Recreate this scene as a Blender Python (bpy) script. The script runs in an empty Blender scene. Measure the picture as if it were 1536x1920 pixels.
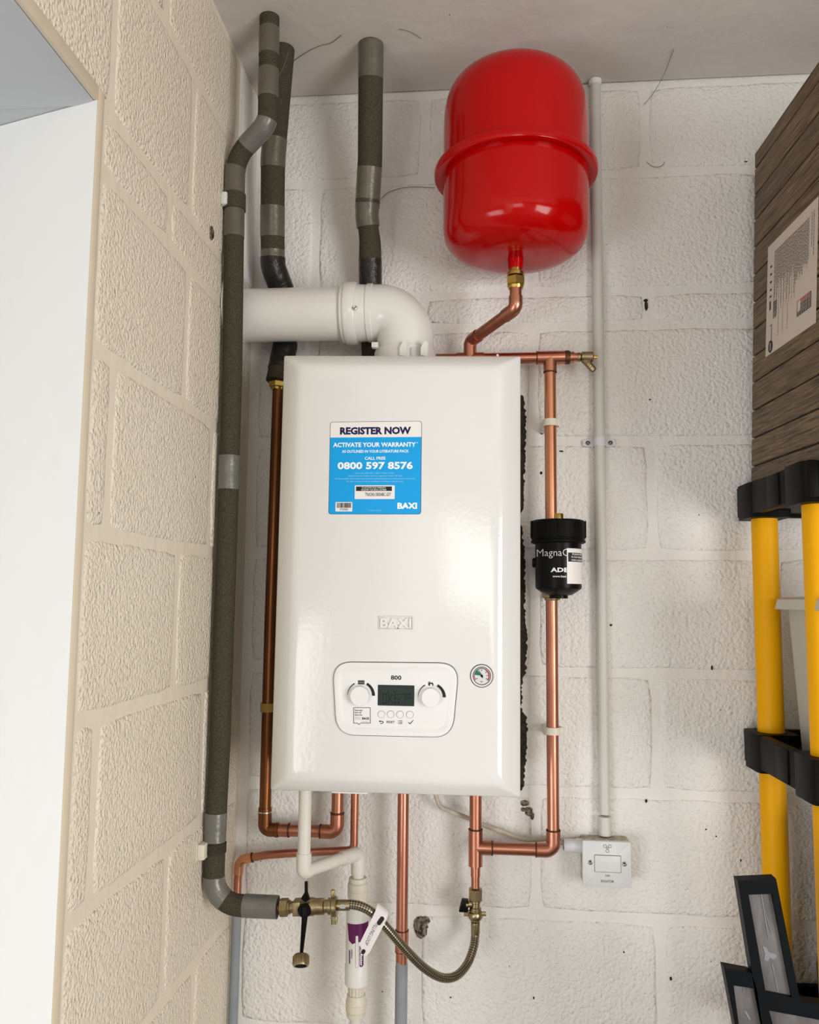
import bpy, bmesh, math, random
from mathutils import Vector, Matrix
import numpy as np

scene = bpy.context.scene
COL = scene.collection
random.seed(7)
PI = math.pi

# ------------------------------------------------------------------ camera, sky, daylight, exposure
F_PX, CX, CY = 1600.0, 768.0, 960.0
CAM = Vector((0.0, -1.66, 1.40))
_d = Vector((147.0, -165.0, -1600.0)).normalized()          # into the wall, seen from the camera
_v = Vector((158.0, 15660.0, -1600.0))
_v = (_v - _d * _v.dot(_d)).normalized()                    # straight up, seen from the camera
_x = _d.cross(_v)
RWC = Matrix((_x, _d, _v)).transposed()                     # world -> camera
cam_data = bpy.data.cameras.new('camera')
cam_data.sensor_fit = 'VERTICAL'
cam_data.sensor_height = 24.0
cam_data.lens = 24.0 * F_PX / 1920.0
cam_data.clip_start = 0.02
cam = bpy.data.objects.new('camera', cam_data)
COL.objects.link(cam)
cam.matrix_world = Matrix.Translation(CAM) @ RWC.transposed().to_4x4()
scene.camera = cam

world = bpy.data.worlds.new('sky')
scene.world = world
world.use_nodes = True
wn = world.node_tree.nodes
wl = world.node_tree.links
wn.clear()
w_out = wn.new('ShaderNodeOutputWorld')
w_bg = wn.new('ShaderNodeBackground')
w_bg.inputs['Color'].default_value = (0.86, 0.93, 1.0, 1)
w_bg.inputs['Strength'].default_value = 0.36
wl.new(w_bg.outputs[0], w_out.inputs[0])


def area_light(name, loc, aim, sx, sy, power, color):
    li = bpy.data.lights.new(name, 'AREA')
    li.shape = 'RECTANGLE'
    li.size, li.size_y = sx, sy
    li.energy = power
    li.color = color
    o = bpy.data.objects.new(name, li)
    COL.objects.link(o)
    o.location = loc
    o.rotation_euler = (Vector(aim) - Vector(loc)).to_track_quat('-Z', 'Y').to_euler()
    return o


# daylight entering by the open garage door on the right, a window behind the camera and the side opening on the left
area_light('garage_door_daylight', (2.42, -3.2, 0.95), (0.0, -2.9, 0.95), 2.0, 1.7, 130, (1.0, 0.975, 0.945))
area_light('window_daylight', (0.2, -4.72, 1.50), (0.2, 0, 1.3), 1.1, 0.9, 17, (1.0, 0.98, 0.95))
area_light('side_opening_daylight', (-1.6, -2.6, 0.55), (-0.6, -0.7, 0.6), 1.2, 1.1, 30, (0.95, 0.98, 1.0))

scene.view_settings.view_transform = 'Standard'
scene.view_settings.look = 'None'
scene.view_settings.exposure = -0.13
scene.view_settings.gamma = 1.0
scene.view_settings.use_curve_mapping = False
try:
    scene.cycles.use_denoising = True
    scene.cycles.max_bounces = 8
except Exception:
    pass


# ------------------------------------------------------------------ measuring helpers
def ray(px, py):
    return RWC.transposed() @ Vector(((px - CX) / F_PX, -(py - CY) / F_PX, -1.0))


def at(px, py, Y):
    r = ray(px, py)
    return CAM + r * ((Y - CAM.y) / r.y)


def at_x(px, py, X):
    r = ray(px, py)
    return CAM + r * ((X - CAM.x) / r.x)


# ------------------------------------------------------------------ scene helpers
def tag(o, label=None, cat=None, group=None, kind=None):
    if label: o['label'] = label
    if cat: o['category'] = cat
    if group: o['group'] = group
    if kind: o['kind'] = kind
    return o


def thing(name, loc, label, cat, group=None, rot=None):
    o = bpy.data.objects.new(name, None)
    o.empty_display_size = 0.05
    COL.objects.link(o)
    o.location = loc
    if rot: o.rotation_euler = rot
    return tag(o, label, cat, group)


def mat_world(o):
    m = Matrix.LocRotScale(o.location, o.rotation_euler, o.scale)
    if o.parent:
        m = mat_world(o.parent) @ o.matrix_parent_inverse @ m
    return m


class MB:
    """collects verts and faces of ONE mesh"""
    def __init__(self):
        self.v, self.f = [], []

    def add(self, v, f):
        n = len(self.v)
        self.v += [tuple(p) for p in v]
        self.f += [tuple(i + n for i in q) for q in f]
        return self

    def bm(self, bm):
        bm.verts.index_update()
        return self.add([x.co.copy() for x in bm.verts], [[x.index for x in q.verts] for q in bm.faces])

    def box(self, x0, x1, y0, y1, z0, z1, b=0.0, seg=2):
        bm = bmesh.new()
        bmesh.ops.create_cube(bm, size=1.0)
        for q in bm.verts:
            q.co = Vector(((x0 + x1) / 2 + q.co.x * (x1 - x0), (y0 + y1) / 2 + q.co.y * (y1 - y0), (z0 + z1) / 2 + q.co.z * (z1 - z0)))
        if b > 0:
            bmesh.ops.bevel(bm, geom=list(bm.edges), offset=b, segments=seg, affect='EDGES', profile=0.5)
        self.bm(bm)
        bm.free()
        return self

    def rings(self, loops, closed=True, cap0=True, cap1=True):
        n = len(loops[0])
        v = [p for lp in loops for p in lp]
        f = []
        for i in range(len(loops) - 1):
            for j in range(n if closed else n - 1):
                k = (j + 1) % n
                f.append((i * n + j, i * n + k, (i + 1) * n + k, (i + 1) * n + j))
        if cap0: f.append(tuple(reversed(range(n))))
        if cap1: f.append(tuple(range((len(loops) - 1) * n, len(loops) * n)))
        return self.add(v, f)

    def tube(self, pts, r, n=20, caps=True):
        pts = [Vector(p) for p in pts]
        rs = r if isinstance(r, (list, tuple)) else [r] * len(pts)
        loops = []
        nrm = None
        for i, p in enumerate(pts):
            a = pts[max(i - 1, 0)]
            b = pts[min(i + 1, len(pts) - 1)]
            t = (b - a).normalized()
            if 0 < i < len(pts) - 1:
                t1 = (p - a).normalized()
                t2 = (b - p).normalized()
                t = (t1 + t2).normalized() if (t1 + t2).length > 1e-6 else t
            if nrm is None:
                nrm = Vector((0, -1, 0)) if abs(t.y) < 0.9 else Vector((1, 0, 0))
            nrm = (nrm - t * nrm.dot(t)).normalized()
            bi = t.cross(nrm)
            loops.append([p + (nrm * math.cos(2 * PI * k / n) + bi * math.sin(2 * PI * k / n)) * rs[i] for k in range(n)])
        return self.rings(loops, True, caps, caps)

    def lathe(self, prof, loc, axis=(0, 0, 1), n=32, caps=True, flat=None):
        """prof: (radius, height) pairs along the axis; flat = list of row numbers made six-sided (nuts)"""
        ax = Vector(axis).normalized()
        u = Vector((0, -1, 0)) if abs(ax.y) < 0.9 else Vector((1, 0, 0))
        u = (u - ax * u.dot(ax)).normalized()
        w = ax.cross(u)
        loc = Vector(loc)
        loops = []
        for r, h in prof:
            loops.append([loc + ax * h + (u * math.cos(2 * PI * k / n) + w * math.sin(2 * PI * k / n)) * max(r, 1e-5) for k in range(n)])
        return self.rings(loops, True, caps, caps)

    def hexnut(self, loc, axis, r, h0, h1, hole=0.0):
        c = 0.0012
        return self.lathe([(r * 0.9, h0), (r, h0 + c), (r, h1 - c), (r * 0.9, h1)], loc, axis, 6)

    def prism(self, poly, y0, y1, b=0.0):
        """poly in (x, z), front at y0 (towards the camera), back at y1"""
        if sum(poly[i][0] * poly[(i + 1) % len(poly)][1] - poly[(i + 1) % len(poly)][0] * poly[i][1] for i in range(len(poly))) < 0:
            poly = poly[::-1]
        loops = []
        if b > 0:
            p2 = inset(poly, b)
            p3 = inset(poly, b * 0.3)
            loops.append([(x, y0, z) for x, z in p2])
            loops.append([(x, y0 + b * 0.3, z) for x, z in p3])
            loops.append([(x, y0 + b, z) for x, z in poly])
        else:
            loops.append([(x, y0, z) for x, z in poly])
        loops.append([(x, y1, z) for x, z in poly])
        n = len(poly)
        v = [p for lp in loops for p in lp]
        f = [tuple(range(n))]
        for i in range(len(loops) - 1):
            for j in range(n):
                k = (j + 1) % n
                f.append((i * n + k, i * n + j, (i + 1) * n + j, (i + 1) * n + k))
        f.append(tuple(reversed(range((len(loops) - 1) * n, len(loops) * n))))
        return self.add(v, f)

    def quad(self, pts):
        return self.add(pts, [tuple(range(len(pts)))])

    def build(self, name, material, parent=None, smooth=True, angle=38, label=None, xf=None):
        me = bpy.data.meshes.new(name)
        v = self.v
        if xf is not None:
            v = [tuple(xf @ Vector(p)) for p in v]
        me.from_pydata(v, [], self.f)
        me.materials.append(material)
        me.update()
        if smooth:
            me.shade_smooth()
            me.set_sharp_from_angle(angle=math.radians(angle))
        o = bpy.data.objects.new(name, me)
        COL.objects.link(o)
        if parent is not None:
            o.parent = parent
            o.matrix_parent_inverse = mat_world(parent).inverted()
        if label: o['label'] = label
        return o


def inset(poly, d):
    n = len(poly)
    out = []
    for i in range(n):
        a, p, c = Vector(poly[i - 1]), Vector(poly[i]), Vector(poly[(i + 1) % n])
        e1 = (p - a).normalized()
        e2 = (c - p).normalized()
        n1 = Vector((-e1.y, e1.x))
        n2 = Vector((-e2.y, e2.x))
        m = (n1 + n2)
        m = m.normalized() if m.length > 1e-6 else n1
        s = d / max(m.dot(n1), 0.35)
        q = p + m * s
        out.append((q.x, q.y))
    return out


def roundpoly(pts, r, seg=6):
    n = len(pts)
    rr = r if isinstance(r, (list, tuple)) else [r] * n
    out = []
    for i in range(n):
        a, p, c = Vector(pts[i - 1]), Vector(pts[i]), Vector(pts[(i + 1) % n])
        u = (a - p).normalized()
        w = (c - p).normalized()
        ang = u.angle(w)
        t = min(rr[i] / math.tan(ang / 2), 0.49 * (a - p).length, 0.49 * (c - p).length)
        p0, p1 = p + u * t, p + w * t
        for k in range(seg + 1):
            s = k / seg
            q = p0 * (1 - s) ** 2 + p * 2 * s * (1 - s) + p1 * s ** 2
            out.append((q.x, q.y))
    return out


def rectpoly(x0, x1, z0, z1, r=0.0, seg=4):
    p = [(x0, z0), (x1, z0), (x1, z1), (x0, z1)]
    return roundpoly(p, r, seg) if r > 0 else p


def circle(cx, cz, r, n=32, a0=0, a1=360):
    if a1 - a0 >= 360:
        return [(cx + r * math.cos(2 * PI * k / n), cz + r * math.sin(2 * PI * k / n)) for k in range(n)]
    return [(cx + r * math.cos(math.radians(a0 + (a1 - a0) * k / n)), cz + r * math.sin(math.radians(a0 + (a1 - a0) * k / n))) for k in range(n + 1)]


def fillet(pts, r, seg=8):
    pts = [Vector(p) for p in pts]
    rr = r if isinstance(r, (list, tuple)) else [r] * len(pts)
    out = [pts[0]]
    for i in range(1, len(pts) - 1):
        a, p, c = pts[i - 1], pts[i], pts[i + 1]
        u, w = (a - p).normalized(), (c - p).normalized()
        ang = u.angle(w)
        if ang > 3.1 or rr[i] <= 0:
            out.append(p)
            continue
        t = min(rr[i] / math.tan(ang / 2), 0.48 * (a - p).length, 0.48 * (c - p).length)
        R = t * math.tan(ang / 2)
        bis = (u + w).normalized()
        cen = p + bis * (R / math.sin(ang / 2))
        s0 = (p + u * t) - cen
        s1 = (p + w * t) - cen
        tot = s0.angle(s1)
        for k in range(seg + 1):
            f = k / seg
            d = (s0 * math.sin((1 - f) * tot) + s1 * math.sin(f * tot)) / math.sin(tot)
            out.append(cen + d)
    out.append(pts[-1])
    return out


def catmull(pts, per=8):
    pts = [Vector(p) for p in pts]
    P = [pts[0] * 2 - pts[1]] + pts + [pts[-1] * 2 - pts[-2]]
    out = []
    for i in range(1, len(P) - 2):
        for k in range(per):
            t = k / per
            a, b, c, d = P[i - 1], P[i], P[i + 1], P[i + 2]
            out.append(0.5 * ((2 * b) + (c - a) * t + (2 * a - 5 * b + 4 * c - d) * t * t + (3 * b - a - 3 * c + d) * t ** 3))
    out.append(pts[-1])
    return out


def arclen(path):
    s = [0.0]
    for a, b in zip(path, path[1:]):
        s.append(s[-1] + (b - a).length)
    return s


def point_at(path, S, s):
    for i in range(len(S) - 1):
        if S[i + 1] >= s:
            f = (s - S[i]) / max(S[i + 1] - S[i], 1e-9)
            return path[i].lerp(path[i + 1], f)
    return path[-1]


def cut(path, s0, s1):
    S = arclen(path)
    s0, s1 = max(s0, 0), min(s1, S[-1])
    out = [point_at(path, S, s0)]
    out += [p for p, s in zip(path, S) if s0 + 1e-5 < s < s1 - 1e-5]
    out.append(point_at(path, S, s1))
    return out


def dense(path, step=0.01):
    S = arclen(path)
    n = max(2, int(S[-1] / step))
    return [point_at(path, S, S[-1] * k / n) for k in range(n + 1)]


def s_at_z(path, z):
    S = arclen(path)
    for i in range(len(path) - 1):
        a, b = path[i].z, path[i + 1].z
        if (a - z) * (b - z) <= 0 and a != b:
            return S[i] + (S[i + 1] - S[i]) * (a - z) / (a - b)
    return S[-1]


_curve_cache = {}


def text_bm(body, bold=0.0):
    """flat lettering as (verts, faces) normalised to its own bounding box 0..1"""
    key = (body, bold)
    if key in _curve_cache:
        return _curve_cache[key]
    cu = bpy.data.curves.new('lettering', 'FONT')
    cu.body = body
    cu.resolution_u = 2
    cu.offset = bold
    ob = bpy.data.objects.new('lettering', cu)
    COL.objects.link(ob)
    dg = bpy.context.evaluated_depsgraph_get()
    dg.update()
    me = bpy.data.meshes.new_from_object(ob.evaluated_get(dg))
    v = [x.co.copy() for x in me.vertices]
    f = [tuple(p.vertices) for p in me.polygons]
    bpy.data.objects.remove(ob)
    bpy.data.curves.remove(cu)
    bpy.data.meshes.remove(me)
    x0, x1 = min(p.x for p in v), max(p.x for p in v)
    y0, y1 = min(p.y for p in v), max(p.y for p in v)
    out = [((p.x - x0) / (x1 - x0), (p.y - y0) / (y1 - y0)) for p in v], f
    _curve_cache[key] = out
    return out


def px_rect(px0, py0, px1, py1, Y):
    my, mx = (py0 + py1) / 2, (px0 + px1) / 2
    return at(px0, my, Y).x, at(px1, my, Y).x, at(mx, py1, Y).z, at(mx, py0, Y).z


def lettering(mb, body, r, Y, bold=0.0, thick=0.0):
    """adds lettering filling r = (x0, x1, z0, z1) on the plane Y"""
    v, f = text_bm(body, bold)
    x0, x1, z0, z1 = r
    pts = [(x0 + a * (x1 - x0), Y, z0 + b * (z1 - z0)) for a, b in v]
    mb.add(pts, f)
    return mb


def on_cyl(mb, cx, cy, R):
    """bends a flat mesh round a vertical cylinder, keeping x"""
    out = []
    for x, y, z in mb.v:
        d = max(-0.999 * R, min(0.999 * R, x - cx))
        out.append((cx + d, cy - math.sqrt(R * R - d * d), z))
    mb.v = out
    return mb


# ------------------------------------------------------------------ materials
def mat(name, col, rough=0.5, metal=0.0, coat=0.0, bumps=(), col2=None, cscale=8.0, cmix=0.5, cdetail=4.0,
        stretch=None, spec=None, trans=0.0, ior=None, speck=None, coat_rough=0.05, alpha=None, sss=0.0, rough2=None):
    """bumps: (kind, scale, distance in metres, detail)"""
    m = bpy.data.materials.new(name)
    m.use_nodes = True
    N, L = m.node_tree.nodes, m.node_tree.links
    b = N['Principled BSDF']
    b.inputs['Base Color'].default_value = (*col, 1)
    b.inputs['Roughness'].default_value = rough
    b.inputs['Metallic'].default_value = metal
    b.inputs['Coat Weight'].default_value = coat
    b.inputs['Coat Roughness'].default_value = coat_rough
    b.inputs['Specular IOR Level'].default_value = spec if spec is not None else (0.5 if metal > 0.5 else 0.3)
    if trans: b.inputs['Transmission Weight'].default_value = trans
    if ior: b.inputs['IOR'].default_value = ior
    if alpha is not None: b.inputs['Alpha'].default_value = alpha
    tc = N.new('ShaderNodeTexCoord')
    vec = tc.outputs['Object']
    if stretch:
        mp = N.new('ShaderNodeMapping')
        mp.inputs['Scale'].default_value = stretch
        L.new(vec, mp.inputs['Vector'])
        vec = mp.outputs['Vector']
    cur = None
    if col2:
        nz = N.new('ShaderNodeTexNoise')
        nz.inputs['Scale'].default_value = cscale
        nz.inputs['Detail'].default_value = cdetail
        L.new(vec, nz.inputs['Vector'])
        rp = N.new('ShaderNodeValToRGB')
        rp.color_ramp.elements[0].position = 0.5 - cmix / 2
        rp.color_ramp.elements[1].position = 0.5 + cmix / 2
        rp.color_ramp.elements[0].color = (*col, 1)
        rp.color_ramp.elements[1].color = (*col2, 1)
        L.new(nz.outputs['Fac'], rp.inputs['Fac'])
        cur = rp.outputs['Color']
        if rough2 is not None:
            mr = N.new('ShaderNodeMapRange')
            mr.inputs['From Min'].default_value = 0.35
            mr.inputs['From Max'].default_value = 0.65
            mr.inputs['To Min'].default_value = rough
            mr.inputs['To Max'].default_value = rough2
            L.new(nz.outputs['Fac'], mr.inputs['Value'])
            L.new(mr.outputs['Result'], b.inputs['Roughness'])
    if speck:                                              # small specks, dust and the dark of pinholes put into the colour: (scale, size, colour)
        vo = N.new('ShaderNodeTexVoronoi')
        vo.inputs['Scale'].default_value = speck[0]
        L.new(tc.outputs['Object'], vo.inputs['Vector'])
        cr = N.new('ShaderNodeValToRGB')
        cr.color_ramp.elements[0].position = speck[1] * 0.6
        cr.color_ramp.elements[1].position = speck[1]
        cr.color_ramp.elements[0].color = (1, 1, 1, 1)
        cr.color_ramp.elements[1].color = (0, 0, 0, 1)
        L.new(vo.outputs['Distance'], cr.inputs['Fac'])
        mx = N.new('ShaderNodeMix')
        mx.data_type = 'RGBA'
        mx.inputs['A'].default_value = (*col, 1)
        if cur: L.new(cur, mx.inputs['A'])
        mx.inputs['B'].default_value = (*speck[2], 1)
        L.new(cr.outputs['Color'], mx.inputs['Factor'])
        cur = mx.outputs['Result']
    if cur: L.new(cur, b.inputs['Base Color'])
    prev = None
    for kind, sc_, dist, det in bumps:
        if kind == 'noise':
            t = N.new('ShaderNodeTexNoise')
            t.inputs['Detail'].default_value = det
            t.inputs['Roughness'].default_value = 0.5
            h = t.outputs['Fac']
        elif kind == 'pebble':
            t = N.new('ShaderNodeTexVoronoi')
            t.feature = 'SMOOTH_F1'
            t.inputs['Smoothness'].default_value = 0.35
            iv = N.new('ShaderNodeMath')
            iv.operation = 'SUBTRACT'
            iv.inputs[0].default_value = 1.0
            L.new(t.outputs['Distance'], iv.inputs[1])
            h = iv.outputs[0]
        elif kind == 'wave':
            t = N.new('ShaderNodeTexWave')
            t.inputs['Distortion'].default_value = det
            h = t.outputs['Fac']
        t.inputs['Scale'].default_value = sc_
        if kind == 'pebble':
            wz = N.new('ShaderNodeTexNoise')
            wz.inputs['Scale'].default_value = sc_ * 0.6
            wz.inputs['Detail'].default_value = 2
            L.new(vec, wz.inputs['Vector'])
            ad = N.new('ShaderNodeVectorMath')
            ad.operation = 'MULTIPLY_ADD'
            L.new(wz.outputs['Color'], ad.inputs[0])
            ad.inputs[1].default_value = (det / sc_,) * 3
            L.new(vec, ad.inputs[2])
            L.new(ad.outputs[0], t.inputs['Vector'])
        else:
            L.new(vec, t.inputs['Vector'])
        bp = N.new('ShaderNodeBump')
        bp.inputs['Strength'].default_value = 1.0
        bp.inputs['Distance'].default_value = dist
        L.new(h, bp.inputs['Height'])
        if prev: L.new(prev, bp.inputs['Normal'])
        prev = bp.outputs['Normal']
    if prev:
        L.new(prev, b.inputs['Normal'])
        if coat: L.new(prev, b.inputs['Coat Normal'])
    return m


WHITE_B = [('noise', 120, 0.0026, 3), ('pebble', 150, 0.0020, 1.2)]
CREAM_B = [('noise', 160, 0.0024, 3), ('pebble', 190, 0.0028, 0.9)]
M = {}
M['block_white'] = mat('block_white', (0.79, 0.765, 0.73), 0.55, bumps=WHITE_B, col2=(0.84, 0.825, 0.80), cscale=5, speck=(22, 0.035, (0.12, 0.10, 0.08)))
M['joint_white'] = mat('joint_white', (0.79, 0.765, 0.73), 0.55, bumps=[('noise', 45, 0.002, 3), ('noise', 140, 0.0018, 2)], col2=(0.84, 0.825, 0.80), cscale=5)
M['block_cream'] = mat('block_cream', (0.79, 0.71, 0.575), 0.5, bumps=CREAM_B, col2=(0.82, 0.745, 0.615), cscale=5, speck=(16, 0.03, (0.16, 0.13, 0.09)))
M['joint_cream'] = mat('joint_cream', (0.79, 0.71, 0.58), 0.5, bumps=[('noise', 45, 0.002, 3)], col2=(0.77, 0.69, 0.57), cscale=5)
M['trim_cream'] = mat('trim_cream', (0.70, 0.60, 0.46), 0.45, bumps=[('noise', 40, 0.001, 2)])
M['ceiling'] = mat('ceiling_paint', (0.66, 0.63, 0.59), 0.6, bumps=[('noise', 18, 0.0025, 4)], col2=(0.62, 0.585, 0.545), cscale=3, speck=(14, 0.028, (0.2, 0.16, 0.12)))
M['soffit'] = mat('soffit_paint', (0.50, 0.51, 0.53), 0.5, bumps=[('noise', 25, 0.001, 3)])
M['jamb'] = mat('jamb_paint', (0.84, 0.83, 0.80), 0.4, bumps=[('noise', 30, 0.0008, 3)], speck=(7, 0.03, (0.25, 0.22, 0.2)))
M['concrete'] = mat('concrete', (0.225, 0.21, 0.19), 0.8, bumps=[('noise', 40, 0.002, 4)], col2=(0.18, 0.17, 0.155), cscale=3)  # unseen floor, kept dark so less light bounces up
M['unseen_dark'] = mat('unseen_dark_wall', (0.27, 0.25, 0.22), 0.85, bumps=[('noise', 60, 0.002, 4)], col2=(0.22, 0.205, 0.18), cscale=4)  # unseen right and front walls, darkened to cut bounced light
M['enamel'] = mat('white_enamel', (0.735, 0.735, 0.715), 0.13, spec=0.5, bumps=[('noise', 130, 0.00012, 1)])
M['white_gloss'] = mat('white_gloss_plastic', (0.74, 0.735, 0.70), 0.2, spec=0.5)
M['white_plastic'] = mat('white_plastic', (0.74, 0.73, 0.70), 0.36)
M['panel_white'] = mat('panel_white_plastic', (0.77, 0.77, 0.76), 0.3)
M['grey_white'] = mat('grey_white_plastic', (0.66, 0.66, 0.645), 0.35, bumps=[('noise', 300, 0.00008, 1)])
M['conduit'] = mat('conduit_plastic', (0.62, 0.605, 0.565), 0.42)
M['switch'] = mat('switch_plastic', (0.68, 0.69, 0.70), 0.3, col2=(0.66, 0.67, 0.675), cscale=30)
M['dust'] = mat('dusty_plastic', (0.60, 0.56, 0.48), 0.85, col2=(0.34, 0.29, 0.20), cscale=90, cmix=0.25)
M['nylon'] = mat('natural_nylon', (0.72, 0.68, 0.57), 0.4)
M['old_nylon'] = mat('yellowed_nylon', (0.42, 0.27, 0.07), 0.45)
M['cream_fit'] = mat('cream_fitting_plastic', (0.70, 0.67, 0.57), 0.42, col2=(0.66, 0.61, 0.49), cscale=40)
M['waste'] = mat('waste_pipe_plastic', (0.72, 0.71, 0.66), 0.35, col2=(0.66, 0.62, 0.53), cscale=16)
M['red'] = mat('red_enamel', (0.41, 0.0003, 0.0005), 0.14, spec=0.28, bumps=[('noise', 60, 0.00025, 2)])
M['copper'] = mat('copper', (0.60, 0.265, 0.18), 0.28, 1.0, col2=(0.42, 0.165, 0.105), cscale=26, bumps=[('noise', 90, 0.00025, 3)], stretch=(1, 1, 0.35), rough2=0.4)
M['copper_b'] = mat('bright_copper', (0.76, 0.36, 0.20), 0.22, 1.0, col2=(0.56, 0.235, 0.135), cscale=18, stretch=(1, 1, 0.3), bumps=[('noise', 80, 0.0002, 3)], rough2=0.36)
M['copper_d'] = mat('tarnished_copper', (0.26, 0.10, 0.035), 0.34, 0.9, col2=(0.14, 0.055, 0.02), cscale=22, stretch=(1, 1, 0.25), bumps=[('noise', 90, 0.0003, 3)], rough2=0.5)
M['solder'] = mat('flux_blackened_joint', (0.035, 0.02, 0.012), 0.5, 0.5, col2=(0.16, 0.07, 0.035), cscale=140)
M['brass'] = mat('brass', (0.62, 0.44, 0.13), 0.28, 1.0, col2=(0.42, 0.28, 0.07), cscale=60, bumps=[('noise', 150, 0.0002, 2)])
M['brass_d'] = mat('dull_brass', (0.42, 0.34, 0.20), 0.33, 1.0, col2=(0.27, 0.21, 0.12), cscale=70, bumps=[('noise', 150, 0.0003, 2)])
M['steel'] = mat('bright_steel', (0.62, 0.62, 0.60), 0.28, 1.0)
M['screw'] = mat('dull_screw_steel', (0.20, 0.20, 0.19), 0.35, 1.0)
M['foam'] = mat('foam_lagging', (0.074, 0.066, 0.043), 0.85, col2=(0.040, 0.035, 0.022), cscale=420, cmix=0.3, cdetail=2, bumps=[('noise', 380, 0.0012, 2)], spec=0.25)
M['foam_b'] = mat('dark_foam_lagging', (0.045, 0.04, 0.028), 0.8, col2=(0.025, 0.022, 0.016), cscale=300, cmix=0.3, bumps=[('noise', 300, 0.001, 2)], spec=0.25)
M['tape'] = mat('grey_duct_tape', (0.150, 0.138, 0.108), 0.33, 0.2, col2=(0.115, 0.105, 0.080), cscale=30, bumps=[('noise', 45, 0.0018, 3)])
M['tape_c'] = mat('cool_grey_duct_tape', (0.20, 0.20, 0.18), 0.32, 0.25, col2=(0.155, 0.155, 0.14), cscale=30, bumps=[('noise', 40, 0.0022, 3)])
M['tape_k'] = mat('black_tape', (0.020, 0.0185, 0.015), 0.36, bumps=[('noise', 55, 0.004, 3)], stretch=(1, 1, 1))
M['sleeve'] = mat('grey_pipe_coating', (0.27, 0.29, 0.31), 0.5, col2=(0.23, 0.25, 0.27), cscale=30)
M['black_p'] = mat('black_plastic', (0.0045, 0.0045, 0.0045), 0.3, spec=0.10)
M['black_m'] = mat('matt_black_plastic', (0.0045, 0.0047, 0.004), 0.45, spec=0.06, bumps=[('noise', 200, 0.0002, 2)])
M['void'] = mat('dark_gap', (0.012, 0.012, 0.012), 0.7)
M['yellow'] = mat('yellow_plastic', (0.86, 0.41, 0.0), 0.45, spec=0.15, bumps=[('noise', 25, 0.0006, 2)])
M['tub'] = mat('translucent_plastic', (0.66, 0.65, 0.58), 0.45, trans=0.35, ior=1.3)
M['tub_lid'] = mat('cloudy_plastic_lid', (0.62, 0.60, 0.53), 0.4, trans=0.12, ior=1.3)
M['paper'] = mat('shaded_paper', (0.62, 0.55, 0.485), 0.6)  # label paper with the shade it stands in put into its colour
M['ink'] = mat('black_ink', (0.012, 0.012, 0.014), 0.5)
M['ink_grey'] = mat('grey_ink', (0.22, 0.19, 0.175), 0.6)
M['ink_navy'] = mat('navy_ink', (0.010, 0.005, 0.075), 0.45)
M['ink_white'] = mat('white_ink', (0.86, 0.90, 0.90), 0.45)
M['ink_pale'] = mat('pale_blue_ink', (0.36, 0.68, 0.86), 0.45)
M['sticker_blue'] = mat('blue_sticker', (0.0, 0.335, 0.76), 0.35)
M['sticker_white'] = mat('white_sticker', (0.80, 0.77, 0.745), 0.4)
M['purple'] = mat('purple_print', (0.115, 0.006, 0.085), 0.4)
M['lcd'] = mat('display_glass', (0.012, 0.028, 0.026), 0.18)
M['lcd_on'] = mat('display_segments', (0.0015, 0.003, 0.003), 0.3)
M['green'] = mat('green_print', (0.01, 0.16, 0.07), 0.45)
M['crimson'] = mat('crimson_print', (0.42, 0.01, 0.05), 0.45)
M['dial'] = mat('dial_face', (0.62, 0.62, 0.62), 0.4)
M['braid'] = None
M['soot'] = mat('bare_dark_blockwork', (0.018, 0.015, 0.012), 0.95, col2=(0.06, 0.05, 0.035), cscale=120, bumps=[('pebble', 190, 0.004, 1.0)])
M['damage'] = mat('broken_plaster', (0.30, 0.25, 0.19), 0.9, col2=(0.05, 0.04, 0.03), cscale=150, cmix=0.25, bumps=[('noise', 200, 0.004, 3)])
M['web'] = mat('cobweb', (0.16, 0.14, 0.11), 0.8)
M['frame'] = mat('black_frame_wood', (0.0050, 0.0060, 0.0075), 0.42, spec=0.07)
M['photo'] = mat('grey_photo_print', (0.095, 0.09, 0.09), 0.25, col2=(0.19, 0.18, 0.18), cscale=18, cmix=0.4, cdetail=8, stretch=(3, 1, 1))
M['photo_l'] = mat('pale_photo_print', (0.26, 0.27, 0.285), 0.25, col2=(0.15, 0.16, 0.175), cscale=40)
M['cable'] = mat('dusty_cable', (0.58, 0.54, 0.46), 0.55, col2=(0.40, 0.34, 0.25), cscale=60)
M['bag'] = mat('black_bag_fabric', (0.006, 0.006, 0.006), 0.6)


def braid_material():
    m = mat('steel_braid', (0.36, 0.32, 0.23), 0.32, 1.0)
    N, L = m.node_tree.nodes, m.node_tree.links
    b = N['Principled BSDF']
    uv = N.new('ShaderNodeAttribute')
    uv.attribute_name = 'weave'
    ck = N.new('ShaderNodeTexChecker')
    ck.inputs['Scale'].default_value = 1.0
    ck.inputs['Color1'].default_value = (0.50, 0.45, 0.34, 1)
    ck.inputs['Color2'].default_value = (0.12, 0.10, 0.065, 1)
    L.new(uv.outputs['Vector'], ck.inputs['Vector'])
    L.new(ck.outputs['Color'], b.inputs['Base Color'])
    bp = N.new('ShaderNodeBump')
    bp.inputs['Distance'].default_value = 0.0006
    L.new(ck.outputs['Fac'], bp.inputs['Height'])
    L.new(bp.outputs['Normal'], b.inputs['Normal'])
    return m


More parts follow.
